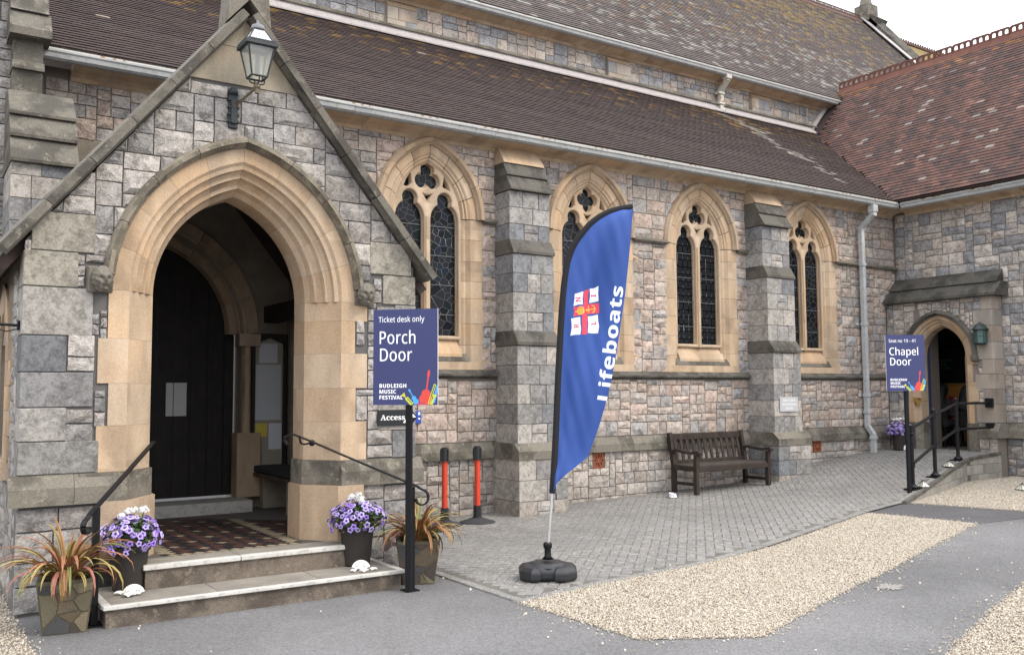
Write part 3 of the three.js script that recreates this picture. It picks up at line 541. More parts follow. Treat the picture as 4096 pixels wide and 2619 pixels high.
  mesh('upper_cap', prismX([[-.02, 5.42], [.80, 5.42], [.80, 5.50], [.64, 5.72], [-.02, 5.72]], .78, 1.17), M.old, wb); mesh('upper_cap', prismX([[-.02, 5.722], [.68, 5.722], [.66, 5.75], [.42, 6.3], [-.02, 6.3]], .79, 1.15), M.old, wb);
  const ew = packWall({ u0: -1.2, u1: .84, v0: 2.4, v1: 7.2, inside: () => true });
  stoneWall(aisle, 'end_wall', box(-1.2, .83, 0, 7.2, -.5, .38), M.mortarPorch, [0, 0, 0], 0, ew.map(b => b), PAL.grey, { dz: .395 });
}
// ---------------------------------------------------------------- porch
const ZP = 3.054, PX = 2.505, porch = thing('stone_porch', 'gabled grey stone porch with a wide pointed arch of honey-coloured stone', 'porch');
{
  R = rng32(202);
  const SPR = 2.59, c = .313, HW = 1.745; // half width of the gabled front
  const gy = (u) => 5.13 - 1.24 * Math.abs(u - PX);
  const body = plate([[PX - HW + .02, 0], [PX + HW - .02, 0], [PX + HW - .02, gy(PX + HW)], [PX, 5.12], [PX - HW + .02, gy(PX + HW)]], [archPts(PX, SPR, 1.0, c, .05, 10)], -.56, -.012);
  // quoins at both corners and jamb stones, given as [u0,u1,v0,v1]
  const quo = [], jam = [];
  for (const sd of [-1, 1]) { let y = 1.09, k = sd < 0 ? 0 : 1; while (y < 2.58) { const h = Math.min(rr(.25, .34), 2.59 - y), hh = 2.59 - y - h < .16 ? 2.59 - y : h, w = ((k++ % 2 ? .34 : .55) + rr(-.04, .04)) * (sd > 0 ? .72 : 1); quo.push(sd < 0 ? [PX - HW, PX - HW + w, y, y + hh] : [PX + HW - w, PX + HW, y, y + hh]); y += hh; } quo.push(sd < 0 ? [PX - HW - .0, PX - HW + .40, 2.59, 2.88] : [PX + HW - .36, PX + HW, 2.59, 2.88], sd < 0 ? [PX - HW + .05, PX - HW + .52, 2.88, 3.2] : [PX + HW - .50, PX + HW - .05, 2.88, 3.2]); }
  for (const sd of [-1, 1]) { let y = 1.09, k = 0; while (y < 2.58) { const h = Math.min(rr(.30, .40), SPR - y), hh = SPR - y - h < .16 ? SPR - y : h, w = (k++ % 2 ? 1.10 : 1.20) + rr(-.02, .02); jam.push([sd, w, y, y + hh]); y += hh; } }
  const inside = (u, v) => {
    if (Math.abs(u - PX) > HW - .01) return false;
    if (v > .845 && v < 1.095) return false; if (v < .03) return false;
    if (v < 1.09 && Math.abs(u - PX) < 1.14) return false;
    for (const [a, b, d, e] of quo) if (u > a && u < b && v > d && v < e) return false;
    for (const [s, w, d, e] of jam) if (v > d && v < e && Math.abs(u - PX) < w) return false;
    if (v > SPR && v < SPR + .21 && Math.abs(Math.abs(u - PX) - 1.19) < .1) return false;
    return !(v > 4.52 && Math.abs(u - PX) < .5);
  };
  const blocks = packWall({ u0: PX - HW, u1: PX + HW + .01, v0: .02, v1: 5.12, inside, hs: [4, 5, 5, 6, 7, 8], ws: [6, 7, 8, 9, 10, 12, 13] });
  const w = stoneWall(porch, 'front_wall', body, M.mortarPorch, [0, 0, ZP], 0, clipBlocks(blocks, [-1, 1].map(s => [PX, 5.13, s * 1.24 / 1.593, 1 / 1.593]), [{ cx: PX, y0: SPR, a: 1.12, c }]), PAL.grey, { bulge: .026 });
  mesh('gable_stone', paint(plate([[PX - .5, 4.52], [PX + .5, 4.52], [PX + .22, 4.86], [PX - .22, 4.86]], [], -.03, .006), [.44, .39, .315]), M.dressed, w);
  mesh('gable_stone', paint(plate([[PX - .22, 4.865], [PX + .22, 4.865], [PX, 5.12]], [], -.03, .006), [.43, .385, .315]), M.dressed, w);
  quo.forEach(([a, b, d, e], i) => mesh('quoin', paint(box(a, b - .003, d + .003, e - .003, -.3, .006 + rr(0, .008), .008), e > 2.6 ? [.34, .32, .275] : dressCol().map(v => v * .86)), M.greyDress, w));
  // jambs: plain face, broad splay, reveal
  jam.forEach(([s, W, d, e]) => mesh('jamb_stone', ASH(prismY([[W, .006], [.95, .006], [.70, -.3], [.70, -.58], [W, -.58]].map(([x, z]) => [PX + s * x, z]), d + .0007, e - .0007)), M.dressed, w));
  for (const s of [-1, 1]) { // base of the jambs, standing a little proud below the plinth
    mesh('jamb_stone', prismY([[1.3, .02], [.92, .02], [.68, -.28], [.68, -.58], [1.3, -.58]].map(([x, z]) => [PX + s * x, z]), .86, 1.088), M.plinth, w);
    mesh('jamb_stone', ASH(prismY([[1.16, .075], [.90, .075], [.655, -.26], [.655, -.58], [1.16, -.58]].map(([x, z]) => [PX + s * x, z]), .33, .858), .9), M.dressed, w);
  }
  // arch of moulded voussoirs with a hood
  const ring = [[1.10, .006], [.955, .006], [.93, -.02], [.895, -.03], [.885, -.075], [.86, -.10], [.83, -.095], [.815, -.15], [.79, -.185], [.755, -.18], [.735, -.25], [.70, -.30], [.70, -.58], [1.10, -.58]];
  for (const s of [-1, 1]) for (let k = 0; k < 5; k++) mesh('voussoir', ASH(archSeg(ring, PX, SPR, c, k / 5 + .0006, (k + 1) / 5 - .0006, s, 4)), M.dressed, w);
  M.hood = std([.44, .40, .335], .95, { map: T.old, bumpMap: T.ashB, bumpScale: .002 });
  const hood = [[1.172, -.02], [1.172, .05], [1.145, .10], [1.11, .105], [1.095, .07], [1.078, .04], [1.078, -.02]];
  for (const s of [-1, 1]) for (let k = 0; k < 4; k++) mesh('hood_mould', archSeg(hood, PX, SPR, c, .065 + .935 * k / 4 + (k ? .002 : 0), .065 + .935 * (k + 1) / 4 - .001, s, 5), M.hood, w);
  // carved bearded heads at the ends of the hood
  const headGeo = (() => {
    const g = mergeVertices(new THREE.SphereGeometry(1, 40, 30)), p = g.attributes.position, G = (x, y, cx, cy, sx, sy) => Math.exp(-(((x - cx) / sx) ** 2 + ((y - cy) / sy) ** 2));
    for (let i = 0; i < p.count; i++) {
      let x = p.getX(i), y = p.getY(i), z = p.getZ(i); const f = Math.max(0, z);
      let d = .30 * G(x, y, 0, -.05, .13, .26) + .12 * (G(x, y, -.3, .28, .22, .1) + G(x, y, .3, .28, .22, .1)) - .17 * (G(x, y, -.32, .1, .17, .12) + G(x, y, .32, .1, .17, .12)) + .14 * G(x, y, 0, -.35, .42, .09) - .12 * G(x, y, 0, -.48, .25, .06) + .13 * G(x, y, 0, -.78, .34, .24) + .07 * (G(x, y, -.48, -.18, .2, .18) + G(x, y, .48, -.18, .2, .18));
      z += 1.7 * d * (f > .15 ? 1 : f / .15); const wave = 1 + .05 * Math.sin(y * 16 + x * 5) * (Math.abs(x) > .62 || y > .6 || y < -.6 ? 1 : 0); p.setXYZ(i, x * .9 * wave, y * 1.18, z * .8 * wave);
    }
    g.deleteAttribute('uv'); g.deleteAttribute('normal'); g.computeVertexNormals(); g.scale(.093, .092, .10); return fin(g, 1);
  })();
  for (const s of [-1, 1]) { const h = mesh('carved_head', headGeo, M.plinth, w); h.position.set(PX + s * 1.175, SPR + .08, .075); h.rotation.set(.12, -s * .15, 0); mesh('head_block', box(-.10, .10, -.115, .10, -.10, -.035, .01), M.plinth, h); }
  // plinth course
  for (const s of [-1, 1]) for (const [a, b] of [[.94, 1.34], [1.34, 1.81]]) mesh('plinth_course', prismX([[-.04, .85], [.065, .85], [.065, .985], [.0, 1.09], [-.04, 1.09]], PX + s * (s > 0 ? a : b) + .0015, PX + s * (s > 0 ? b : a) - .0015), M.plinth, w);
  // gable coping: square-edged stones on both slopes
  const cop = [[-.16, 0], [.05, 0], [.09, .02], [.14, .015], [.14, .085], [.0, .11], [-.16, .11]];
  for (const s of [-1, 1]) {
    const A = V3(PX + s * 1.86, 2.835, 0), B = V3(PX, 5.13, 0), n = 6;
    for (let k = 0; k < n; k++) { const a = A.clone().lerp(B, k / n + .001), b = A.clone().lerp(B, (k + 1) / n - .001); mesh('coping_stone', sweep(s < 0 ? [a, b] : [b, a], cop), M.old, w); }
  }
  mesh('apex_stone', [plate([[PX - .20, 5.06], [PX, 5.30], [PX + .20, 5.06], [PX + .17, 5.42], [PX - .17, 5.42]], [], -.2, .1)], M.plinth, w);
  mesh('finial_base', [box(PX - .10, PX + .10, 5.42, 5.62, -.14, .06, .02), box(PX - .15, PX + .15, 5.36, 5.43, -.2, .1, .02)], M.plinth, w);
  // side walls, roof, interior
  M.inner = std([.34, .30, .25], .95, { map: T.conc, bumpMap: T.rockB, bumpScale: .003 }); M.dark = std([.022, .016, .013], .7, { map: T.wood });
  const IW = 1.50, sw = mesh('side_wall', [(() => { const g = plate([[.0, 0], [ZP - .56, 0], [ZP - .56, 3.0], [.0, 3.0]], [archPts(1.25, 1.95, .36, .15, 1.15, 6)], -.4, 0); g.rotateY(-Math.PI / 2); g.translate(PX - HW + .03, 0, .004); return g; })()], M.inner, porch);
  const ss = packWall({ u0: 0.05, u1: ZP - .3, v0: .05, v1: 2.8, inside: (u, v) => !(Math.abs(u - 1.25) < .8 && v > 1.0) });
  { const wl = stoneWall(porch, 'west_face', box(0.02, ZP - .57, .02, .9, -.02, -.006), M.mortarPorch, [PX - HW + .028, 0, .01], -Math.PI / 2, ss, PAL.grey, { bulge: .02 });
    const sd = (g) => mesh('window_dressing', ASH(g), M.dressed, wl);
    for (let k = 0; k < 4; k++) { sd(box(1.62, 2.02 + (k % 2) * .12, 1.15 + k * .22, 1.15 + (k + 1) * .22 - .004, -.1, .02)); sd(box(.48 - (k % 2) * .12, .88, 1.15 + k * .22, 1.15 + (k + 1) * .22 - .004, -.1, .02)); }
    const rg = [[.62, .02], [.36, .02], [.36, -.1], [.62, -.1]]; for (const s of [-1, 1]) sd(archSeg(rg, 1.25, 2.03, .15, 0, 1, s, 5)); sd(box(.5, 2.0, .98, 1.145, -.1, .06)); }
  mesh('side_window', [(() => { const o = []; quad(o, [PX - HW - .15, 1.1, .85], [PX - HW - .15, 1.1, 1.65], [PX - HW - .15, 2.5, 1.65], [PX - HW - .15, 2.5, .85]); const g = fin(geoOf(o)); g.translate(.35, 0, 0); return g; })()], new THREE.MeshPhysicalMaterial({ transmission: 1, thickness: 0, roughness: .35, color: 0x9aa59e }), porch);
  mesh('side_window_leading', [...[1.05, 1.25, 1.45].map(z => box(PX - HW + .19, PX - HW + .21, 1.1, 2.45, z - .01, z + .01)), ...[1.35, 1.6, 1.85, 2.1].map(y => box(PX - HW + .19, PX - HW + .21, y - .01, y + .01, .85, 1.65))], M.came, porch);
  mesh('side_wall', box(PX + IW, PX + HW - .03, 0, 3.0, .004, ZP - .57), M.inner, porch);
  { const e = packWall({ u0: -ZP + .3, u1: -.06, v0: .05, v1: 2.85, inside: (u, v) => !(v > .85 && v < 1.09) });
    stoneWall(porch, 'east_face', box(-ZP + .58, -.02, .02, 2.8, -.03, -.012), M.mortarPorch, [PX + HW - .02, 0, 0], Math.PI / 2, e, PAL.grey, { bulge: .02 }); }
  const sl = (s, d, t) => sweep(s < 0 ? [V3(PX - 1.86, 2.72 + d, 0), V3(PX, 5.02 + d, 0)] : [V3(PX, 5.02 + d, 0), V3(PX + 1.86, 2.72 + d, 0)], [[.02, 0], [ZP - .12, 0], [ZP - .12, t], [.02, t]]);
  mesh('porch_roof', [sl(-1, 0, .1), sl(1, 0, .1)], std([.07, .048, .043], .9, { map: T.conc }), porch);
  mesh('wall_plate', box(PX + 1.2, PX + 1.36, 2.6, 2.8, .05, ZP - .6), M.dark, porch);
  // floor and steps
  M.step = std([.40, .375, .34], .92, { map: T.conc, bumpMap: T.rockB, bumpScale: .003 }); M.slab = std([.36, .335, .30], .9, { map: T.conc }); M.white = std([.64, .625, .59], .85, { map: T.paintw }); M.riser = std([.33, .28, .245], .95, { map: T.old, bumpMap: T.rockB, bumpScale: .005 });
  const st = mesh('steps', box(1.30, 3.72, -.05, .135, 2.6, 3.80), M.riser, porch);
  for (const [a, b] of [[1.28, 2.13], [2.134, 2.98], [2.984, 3.74]]) mesh('tread', box(a, b, .137, .165, 3.06, 3.79, .006), M.slab, st);
  mesh('white_nosing', box(1.276, 3.744, .135, .169, 3.792, 3.835, .008), M.white, st); mesh('white_nosing', box(1.272, 1.335, .1355, .1695, 3.13, 3.79, .006), M.white, st); mesh('white_nosing', box(3.69, 3.748, .1355, .1695, 3.13, 3.79, .006), M.white, st);
  mesh('upper_step', box(1.66, 3.40, .166, .318, 2.4, 3.38), M.riser, st);
  for (const [a, b] of [[1.64, 2.42], [2.424, 3.42]]) { mesh('tread', box(a, b, .319, .356, 3.06, 3.335, .006), M.slab, st); mesh('white_nosing', box(a, b, .3185, .360, 3.337, 3.405, .008), M.white, st); }
  mesh('floor_bed', box(PX - IW - .05, PX + IW + .05, .2, .347, .0, 3.06), std([.08, .07, .065], .9), porch);
  { // diagonal tiles: buff, red, black
    const fl = mesh('tiled_floor', (() => { const o = []; quad(o, [PX - IW, .349, .02], [PX - IW, .349, 3.055], [PX + IW, .349, 3.055], [PX + IW, .349, .02]); return fin(geoOf(o)); })(), std([.10, .09, .08], .9), porch);
    const TB = { buff: std([.40, .335, .24], .6, { map: T.conc }), red: std([.11, .05, .042], .6, { map: T.conc }), black: std([.025, .025, .03], .55, { map: T.conc }) }, g = .107, list = [];
    for (let i = -24; i < 24; i++) for (let j = -24; j < 24; j++) {
      const x = PX + (i - j) * g * .5, z = 2.98 - (i + j) * g * .5; if (z < .55 || z > 3.0 || Math.abs(x - PX) > (z > 2.45 ? .62 : 1.4)) continue;
      const a = i + j, b = i - j; let k = 'red'; if (a <= 1) k = a === 1 ? 'black' : 'buff'; else if (Math.abs(b) === 10 || Math.abs(b) === 11) k = 'buff'; else if (((i % 4) + 4) % 4 === 0 && ((j % 4) + 4) % 4 === 0) k = 'buff'; else if ((i + j) % 2 && (i % 2)) k = 'black'; else if (((i + 2 * j) % 3) === 0) k = 'black';
      const h = g / 2 - .002, o = [], y = .351 + rr(0, .001); quad(o, [x - h, y, z], [x, y, z + h], [x + h, y, z], [x, y, z - h]); for (const [p, q] of [[[x - h, z], [x, z + h]], [[x, z + h], [x + h, z]]]) quad(o, [p[0], y - .004, p[1]], [q[0], y - .004, q[1]], [q[0], y, q[1]], [p[0], y, p[1]]);
      list.push([fin(geoOf(o)), TB[k], z]);
    }
    list.sort((p, q) => q[2] - p[2]); list.slice(0, 300).forEach(([q, m]) => mesh('floor_tile', q, m, fl)); for (const m of Object.values(TB)) { const r = list.slice(300).filter(q => q[1] === m).map(q => q[0]); if (r.length) mesh('floor_tiles', r, m, fl, 'stuff'); }
  }
  // inner doorway
  const iw = mesh('inner_wall', plate([[PX - IW - .03, .2], [PX + IW + .03, .2], [PX + IW + .03, 4.6], [PX - IW - .03, 4.6]], [archPts(PX, 2.42, .93, .3, .2, 8)], .005, .045), M.inner, porch);
  const ir = [[1.12, .05], [1.0, .05], [.985, .02], [.95, .02], [.94, -.03], [.90, -.03], [.88, -.08], [.80, -.08], [.78, -.2], [1.12, -.2]];
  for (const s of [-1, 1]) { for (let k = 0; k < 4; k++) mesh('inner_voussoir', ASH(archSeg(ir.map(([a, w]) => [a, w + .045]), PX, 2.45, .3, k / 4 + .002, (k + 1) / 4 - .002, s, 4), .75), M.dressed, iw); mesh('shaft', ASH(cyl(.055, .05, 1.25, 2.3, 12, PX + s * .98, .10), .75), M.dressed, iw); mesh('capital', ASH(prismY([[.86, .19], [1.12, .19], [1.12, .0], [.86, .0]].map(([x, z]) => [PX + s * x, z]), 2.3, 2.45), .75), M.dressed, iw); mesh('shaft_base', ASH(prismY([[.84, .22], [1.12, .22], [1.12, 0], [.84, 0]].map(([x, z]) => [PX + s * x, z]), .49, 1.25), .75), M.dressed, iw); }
  mesh('threshold', [box(PX - 1.12, PX + .94, .349, .485, .03, .52, .006)], std([.50, .48, .45], .9, { map: T.paintw }), porch);
  const dr = mesh('inner_door', plate(archPts(PX, 2.42, .92, .3, .485, 8), [], -.3, -.24), M.dark, porch); for (let k = -4; k <= 4; k++) mesh('door_board', box(PX + k * .2 - .006, PX + k * .2 + .006, .5, 3.0, -.24, -.232), M.black, dr);
  mesh('door_notice', box(2.62, 2.86, 1.46, 1.86, -.238, -.232), std([.55, .55, .56], .8), dr);
}
// ---------------------------------------------------------------- nave behind the aisle
const nave = thing('church_nave', 'upper stone wall of the nave under a lichen-covered steep tiled roof', 'church wing');
const NZ = -3.5, NY = 9.0;
{
  R = rng32(303);
  const body = box(.5, 28.0, 5, 9.05, NZ - .6, NZ - .012);
  const PIL = [[7.06, 7.66], [12.23, 12.86], [16.68, 17.3]];
  const blocks = packWall({ u0: 4.4, u1: 20.0, v0: 8.42, v1: 8.99, inside: (u, v) => !PIL.some(([a, b]) => u > a && u < b), hs: [4, 5, 6, 7, 8], ws: [6, 7, 8, 10, 12] });
  const w = stoneWall(nave, 'clerestory_wall', body, M.mortar, [0, 0, 0], 0, blocks, PAL.cler, { bulge: .008, dz: NZ + .004 });
  PIL.forEach(([a, b]) => { let y = 8.26, k = 0; while (y < 8.7) { const h = .235, m = a + (b - a) * (k++ % 2 ? .36 : .62); mesh('pilaster_block', paint(box(a, m - .002, y, y + h - .004, NZ - .02, NZ + .09, .005), tone(PAL.cler)), M.dressed, w); mesh('pilaster_block', paint(box(m + .002, b, y, y + h - .004, NZ - .02, NZ + .09, .005), tone(PAL.cler)), M.dressed, w); y += h; } mesh('pilaster_cap', ASH(prismX([[NZ - .02, 8.73], [NZ + .10, 8.73], [NZ + .03, 8.84], [NZ - .02, 8.84]], a, b), .9), M.dressed, w); });
  const runs = (a, b, sec, name, mat, step) => { const n = Math.round((b - a) / step); for (let i = 0; i < n; i++) mesh(name, prismX(sec.map(([z, y]) => [NZ + z, y]), a + (b - a) * i / n + .002, a + (b - a) * (i + 1) / n - .002), mat, nave); };
  runs(4.4, 19.2, [[-.02, 8.33], [.14, 8.33], [.14, 8.37], [.02, 8.44], [-.02, 8.44]], 'string_course', M.plinth, 1.4);
  runs(3.0, 19.6, [[-.02, 8.855], [.03, 8.855], [.07, 8.90], [.20, 8.93], [.28, 8.96], [.28, 8.99], [-.02, 8.99]], 'cornice_stone', M.ash, 1.3);
  runs(3.0, 19.7, [[.28, 9.01], [.29, 8.97], [.32, 8.945], [.38, 8.945], [.41, 8.965], [.42, 9.01], [.435, 9.025], [.435, 9.045], [.28, 9.045]], 'gutter', M.gutter, 1.83);
  mesh('gutter_lip', prismX([[NZ + .27, 9.047], [NZ + .43, 9.047], [NZ + .43, 9.06], [NZ + .36, 9.10], [NZ + .27, 9.10]], 3, 19.7), M.gutterLip, nave);
  mesh('flashing', prismX([[NZ - .02, 8.2], [NZ + .26, 8.12], [NZ + .265, 8.145], [NZ + .12, 8.26], [NZ + .10, 8.33], [NZ - .02, 8.33]], 3, 18.9), M.lead, nave);
  mesh('end_flashing', sweep([V3(18.86, 8.30, NZ + .06), V3(19.53, 9.05, NZ + .06)], [[-.05, -.03], [.07, -.03], [.07, .07], [-.05, .07]]), M.lead, nave);
  // roof
  const S = V3(0, 1.142, -1).normalize(), e = V3(9.0, 9.09, NZ + .40), sl = 4.9 / (-S.z);
  const tiles = tileRoof(e, V3(1, 0, 0), S, 18.9, sl, (u, s) => { const [x, y, z] = [9 + u, 9.09 + S.y * s, NZ + .4 + S.z * s]; if (x > 27.85) return false; const q = proj(V3(x, y, z)); return q[0] > -100 && q[0] < 3800 && q[1] > -160; }, (u, s) => {
    const x = 9 + u, n = noise2(u, s * 1.4, 8), m = noise2(u + 20, s * 1.3 + 7, 5), l = noise2(u + 60, s * 2, 34), t = s / sl; let c = mix([.085, .074, .074], [.14, .108, .10], n).map((k => q => q * k)(rr(.85, 1.15)));
    const band = sst(.02, .12, t) * (1 - sst(.34, .6, t)) * sst(.38, .6, m + .2 * (.5 - Math.abs(t - .25))); if (l > .60 - .12 * band && R() < .12 + .40 * band) c = mix(c, [.40, .40, .37], rr(.25, .8));
    const oc = sst(.50, .78, t + .25 * (m - .5)) * (1 - sst(24.8, 26.4, x + 3 * (n - .5))); if (R() < .5 * oc * sst(.32, .5, n) + .12 * sst(.25, .5, t)) c = mix(c, [.33, .215, .05], rr(.35, .9)); if (R() < .18 && t > .15 && t < .6) c = mix(c, [.22, .12, .07], rr(.2, .7));
    return c;
  });
  mesh('roof', (() => { const o = [], q = (x, s) => [x, 9.07 + S.y * s, NZ + .39 + S.z * s]; quad(o, q(.5, 0), q(27.85, 0), q(27.85, sl), q(.5, sl)); return fin(geoOf(o)); })(), std([.05, .042, .04], .95), nave);
  mesh('roof_tiles', tiles.map(t => t.g), M.tile, nave, 'stuff');
  const ry = 9.09 + S.y * sl, rz = NZ + .4 + S.z * sl;
  mesh('roof_back', (() => { const o = []; quad(o, [.5, ry, rz], [27.85, ry, rz], [27.85, 9, rz - 4.9], [.5, 9, rz - 4.9]); return fin(geoOf(o)); })(), std([.05, .042, .04], .95), nave);
  M.ridge = std([.15, .085, .07], .9, { map: T.conc });
  const crest = (x) => [box(x, x + .29, ry + .06, ry + .105, rz - .015, rz + .015), ...[.0, .0725, .145, .2175].map(d => box(x + d, x + d + .03, ry + .1, ry + .17, rz - .012, rz + .012)), box(x, x + .29, ry + .165, ry + .2, rz - .012, rz + .012), sweep([V3(x, ry, rz), V3(x + .295, ry, rz)], [[-.12, -.1], [0, .07], [.12, -.1], [.11, -.12], [0, .04], [-.11, -.12]])];
  for (let x = 21.6; x < 27.5; x += .30) mesh('ridge_tile', crest(x), M.ridge, nave);
  // end gable coping with a cross base
  const E0 = V3(27.95, 8.8, NZ + .55), E1 = V3(27.95, ry + .42, rz);
  mesh('end_coping', [sweep([E0, E1], [[-.22, -.9], [.22, -.9], [.22, .0], [0, .12], [-.22, .0]], V3(0, 1, 0)), sweep([E1, V3(27.95, 8.8, rz - 5)], [[-.22, -.9], [.22, -.9], [.22, .0], [0, .12], [-.22, .0]])], M.oldDark, nave);
  mesh('coping_flashing', sweep([V3(27.68, 9.2, NZ + .42), V3(27.68, ry + .1, rz + .02)], [[-.09, 0], [.09, 0], [.09, .06], [-.09, .02]]), M.lead, nave);
  mesh('gable_finial', [prismY([[-.28, -.28], [.28, -.28], [.28, .28], [-.28, .28]], -.45, .15), cyl(.24, .16, .15, .5, 8), lathe([[.0, .5], [.2, .5], [.22, .62], [.12, .74], [.0, .8]], 12), box(-.1, .1, .7, 1.2, -.09, .09, .02)].map(g => { g.translate(27.95, ry + .42, rz); return g; }), M.plinth, nave);
  // lower chancel roof beyond
  mesh('chancel_roof', (() => { const o = []; const P = (x, t) => [x, 14.4 - 1.14 * t, rz + t]; quad(o, P(28.2, 0), P(40, 0), P(40, 4.6), P(28.2, 4.6)); quad(o, P(28.2, 0), P(40, 0), [40, 9, rz - 4], [28.2, 9, rz - 4]); return fin(geoOf(o)); })(), std([.26, .185, .075], .95, { map: T.conc, bumpMap: T.rockB, bumpScale: .01 }), nave);
  for (let x = 28.3; x < 37; x += .3) mesh('ridge_tile', [box(x, x + .29, 14.4, 14.49, rz - .05, rz + .05), box(x + .03, x + .10, 14.49, 14.57, rz - .015, rz + .015), box(x + .18, x + .25, 14.49, 14.57, rz - .015, rz + .015)], M.ridge, nave);
}
// ---------------------------------------------------------------- transept with the chapel door
const trans = thing('church_transept', 'grey stone transept with red-brown tiled roof and a small pointed chapel doorway', 'church wing');
{
  R = rng32(404);
  const XT = 16.968, XD = 16.62, TZ1 = 7.5;
  const tw = stoneWall(trans, 'wall', plate([[-4.2, -.2], [TZ1, -.2], [TZ1, 5.4], [-4.2, 5.4]], [[[.58, .3], [1.62, .3], [1.62, 2.95], [.58, 2.95]]], -.5, -.012), M.mortar, [XT, 0, 0], -Math.PI / 2,
    packWall({ u0: .0, u1: TZ1, v0: .0, v1: 5.31, inside: (u, v) => !(u < 2.16 && v < 3.92) && !(v > .84 && v < 1.11) && !(u < .02) }), PAL.mixed, { bulge: .02, max: 260 });
  for (let z = 2.18; z < TZ1; z += 1.0) mesh('plinth_course', prismX([[-.02, .83], [.075, .83], [.075, .97], [0, 1.105], [-.02, 1.105]], z, Math.min(z + .997, TZ1)), M.plinth, tw);
  const L = (sec, name, mat, a, b, step) => { const n = Math.round((b - a) / step); for (let i = 0; i < n; i++) mesh(name, prismX(sec, a + (b - a) * i / n + .0015, a + (b - a) * (i + 1) / n - .0015), mat, tw); };
  L([[-.02, 5.26], [.02, 5.26], [.05, 5.30], [.12, 5.33], [.26, 5.345], [.30, 5.375], [.30, 5.40], [-.02, 5.40]], 'cornice_stone', M.ash, .30, TZ1, 1.15);
  L([[.30, 5.42], [.31, 5.37], [.345, 5.345], [.40, 5.345], [.43, 5.365], [.44, 5.41], [.455, 5.425], [.455, 5.445], [.30, 5.445]], 'gutter', M.gutter, .456, TZ1, 1.8);
  mesh('gutter_lip', prismX([[.29, 5.447], [.452, 5.447], [.452, 5.462], [.36, 5.51], [.29, 5.51]], .46, TZ1), M.gutterLip, tw);
  // chapel doorway: a shallow projecting mass
  const SPR = 2.36, c = .141, CZ = 1.1, jam = [], quo = [];
  for (const s of [-1, 1]) { let y = 1.09, k = s > 0 ? 1 : 0; while (y < SPR - .01) { const h = Math.min(rr(.3, .42), SPR - y), hh = SPR - y - h < .15 ? SPR - y : h; jam.push([s, (k++ % 2 ? .66 : .76), y, y + hh]); y += hh; } }
  { let y = 1.11, k = 0; while (y < 3.44) { const h = Math.min(rr(.26, .34), 3.45 - y), hh = 3.45 - y - h < .14 ? 3.45 - y : h; quo.push([2.165 - (k++ % 2 ? .22 : .36), 2.165, y, y + hh]); y += hh; } }
  const cd = stoneWall(trans, 'chapel_door_wall', plate([[.0, -.1], [2.15, -.1], [2.15, 3.5], [.0, 3.5]], [archPts(CZ, SPR, .60, c, .3, 8)], -.34, -.012), M.mortar, [XD, 0, 0], -Math.PI / 2,
    packWall({ u0: 0, u1: 2.16, v0: .3, v1: 3.45, inside: (u, v) => !(inArch(u, v, CZ, SPR, .70, c) && v > SPR - .02) && !(v < SPR && jam.some(([s, w, a, b]) => v > a && v < b && Math.abs(u - CZ) < w)) && !(v < 1.1 && Math.abs(u - CZ) < .72) && !(v > .84 && v < 1.11) && !quo.some(([a, b, d, e]) => u > a && v > d && v < e) }), PAL.mixed, { bulge: .018 });
  quo.forEach(([a, b, d, e]) => mesh('quoin', paint(box(a, b, d + .002, e - .002, -.345, .008, .006), pick([[.42, .37, .33], [.38, .345, .32], [.34, .325, .32], [.46, .41, .37]])), M.dressed, cd));
  jam.forEach(([s, w, a, b]) => mesh('jamb_stone', ASH(prismY([[w, .006], [.56, .006], [.46, -.1], [.46, -.34], [w, -.34]].map(([x, z]) => [CZ + s * x, z]), a + .002, b - .002), .85), M.dressed, cd));
  for (const s of [-1, 1]) { mesh('jamb_stone', prismY([[.72, .01], [.54, .01], [.44, -.1], [.44, -.34], [.72, -.34]].map(([x, z]) => [CZ + s * x, z]), .5, 1.088), s < 0 ? M.plinth : M.plinth, cd); }
  const ring = [[.69, .006], [.60, .006], [.585, -.03], [.55, -.035], [.53, -.07], [.50, -.075], [.46, -.12], [.46, -.34], [.69, -.34]];
  for (const s of [-1, 1]) for (let k = 0; k < 3; k++) { mesh('voussoir', ASH(archSeg(ring, CZ, SPR, c, k / 3 + .003, (k + 1) / 3 - .003, s, 4), .85), M.dressed, cd); mesh('hood_mould', archSeg([[.775, -.02], [.775, .04], [.745, .095], [.705, .095], [.69, .05], [.67, .02], [.67, -.02]], CZ, SPR, c, k / 3 + (k ? .002 : 0), (k + 1) / 3, s, 4), M.oldDark, cd); }
  for (const s of [-1, 1]) mesh('hood_stop', [box(CZ + s * .73 - .06, CZ + s * .73 + .06, SPR - .12, SPR + .01, -.01, .11, .03)], M.oldDark, cd);
  for (const [a, b] of [[.0, .36], [1.84, 2.24]]) mesh('plinth_course', prismX([[-.345, .835], [.075, .835], [.075, .97], [0, 1.105], [-.345, 1.105]], a, b), M.plinth, cd);
  M.slabDark = std([.16, .155, .146], .95, { map: T.old, bumpMap: T.rockB, bumpScale: .003 });
  mesh('weathering', prismX([[-.36, 3.45], [.13, 3.45], [.13, 3.50], [-.11, 3.715], [-.36, 3.715]], -.0, 2.30), M.slabDark, cd); mesh('weathering', prismX([[-.36, 3.717], [-.075, 3.717], [-.08, 3.735], [-.34, 3.965], [-.36, 3.965]], .0, 2.22), M.slabDark, cd);
  mesh('brass_plate', plate([[.57, 1.42], [.66, 1.40], [.70, 1.52], [.70, 1.56], [.53, 1.58], [.53, 1.53], [.56, 1.47]], [], .0, .012), std([.36, .22, .05], .7, { map: T.rust }), cd);
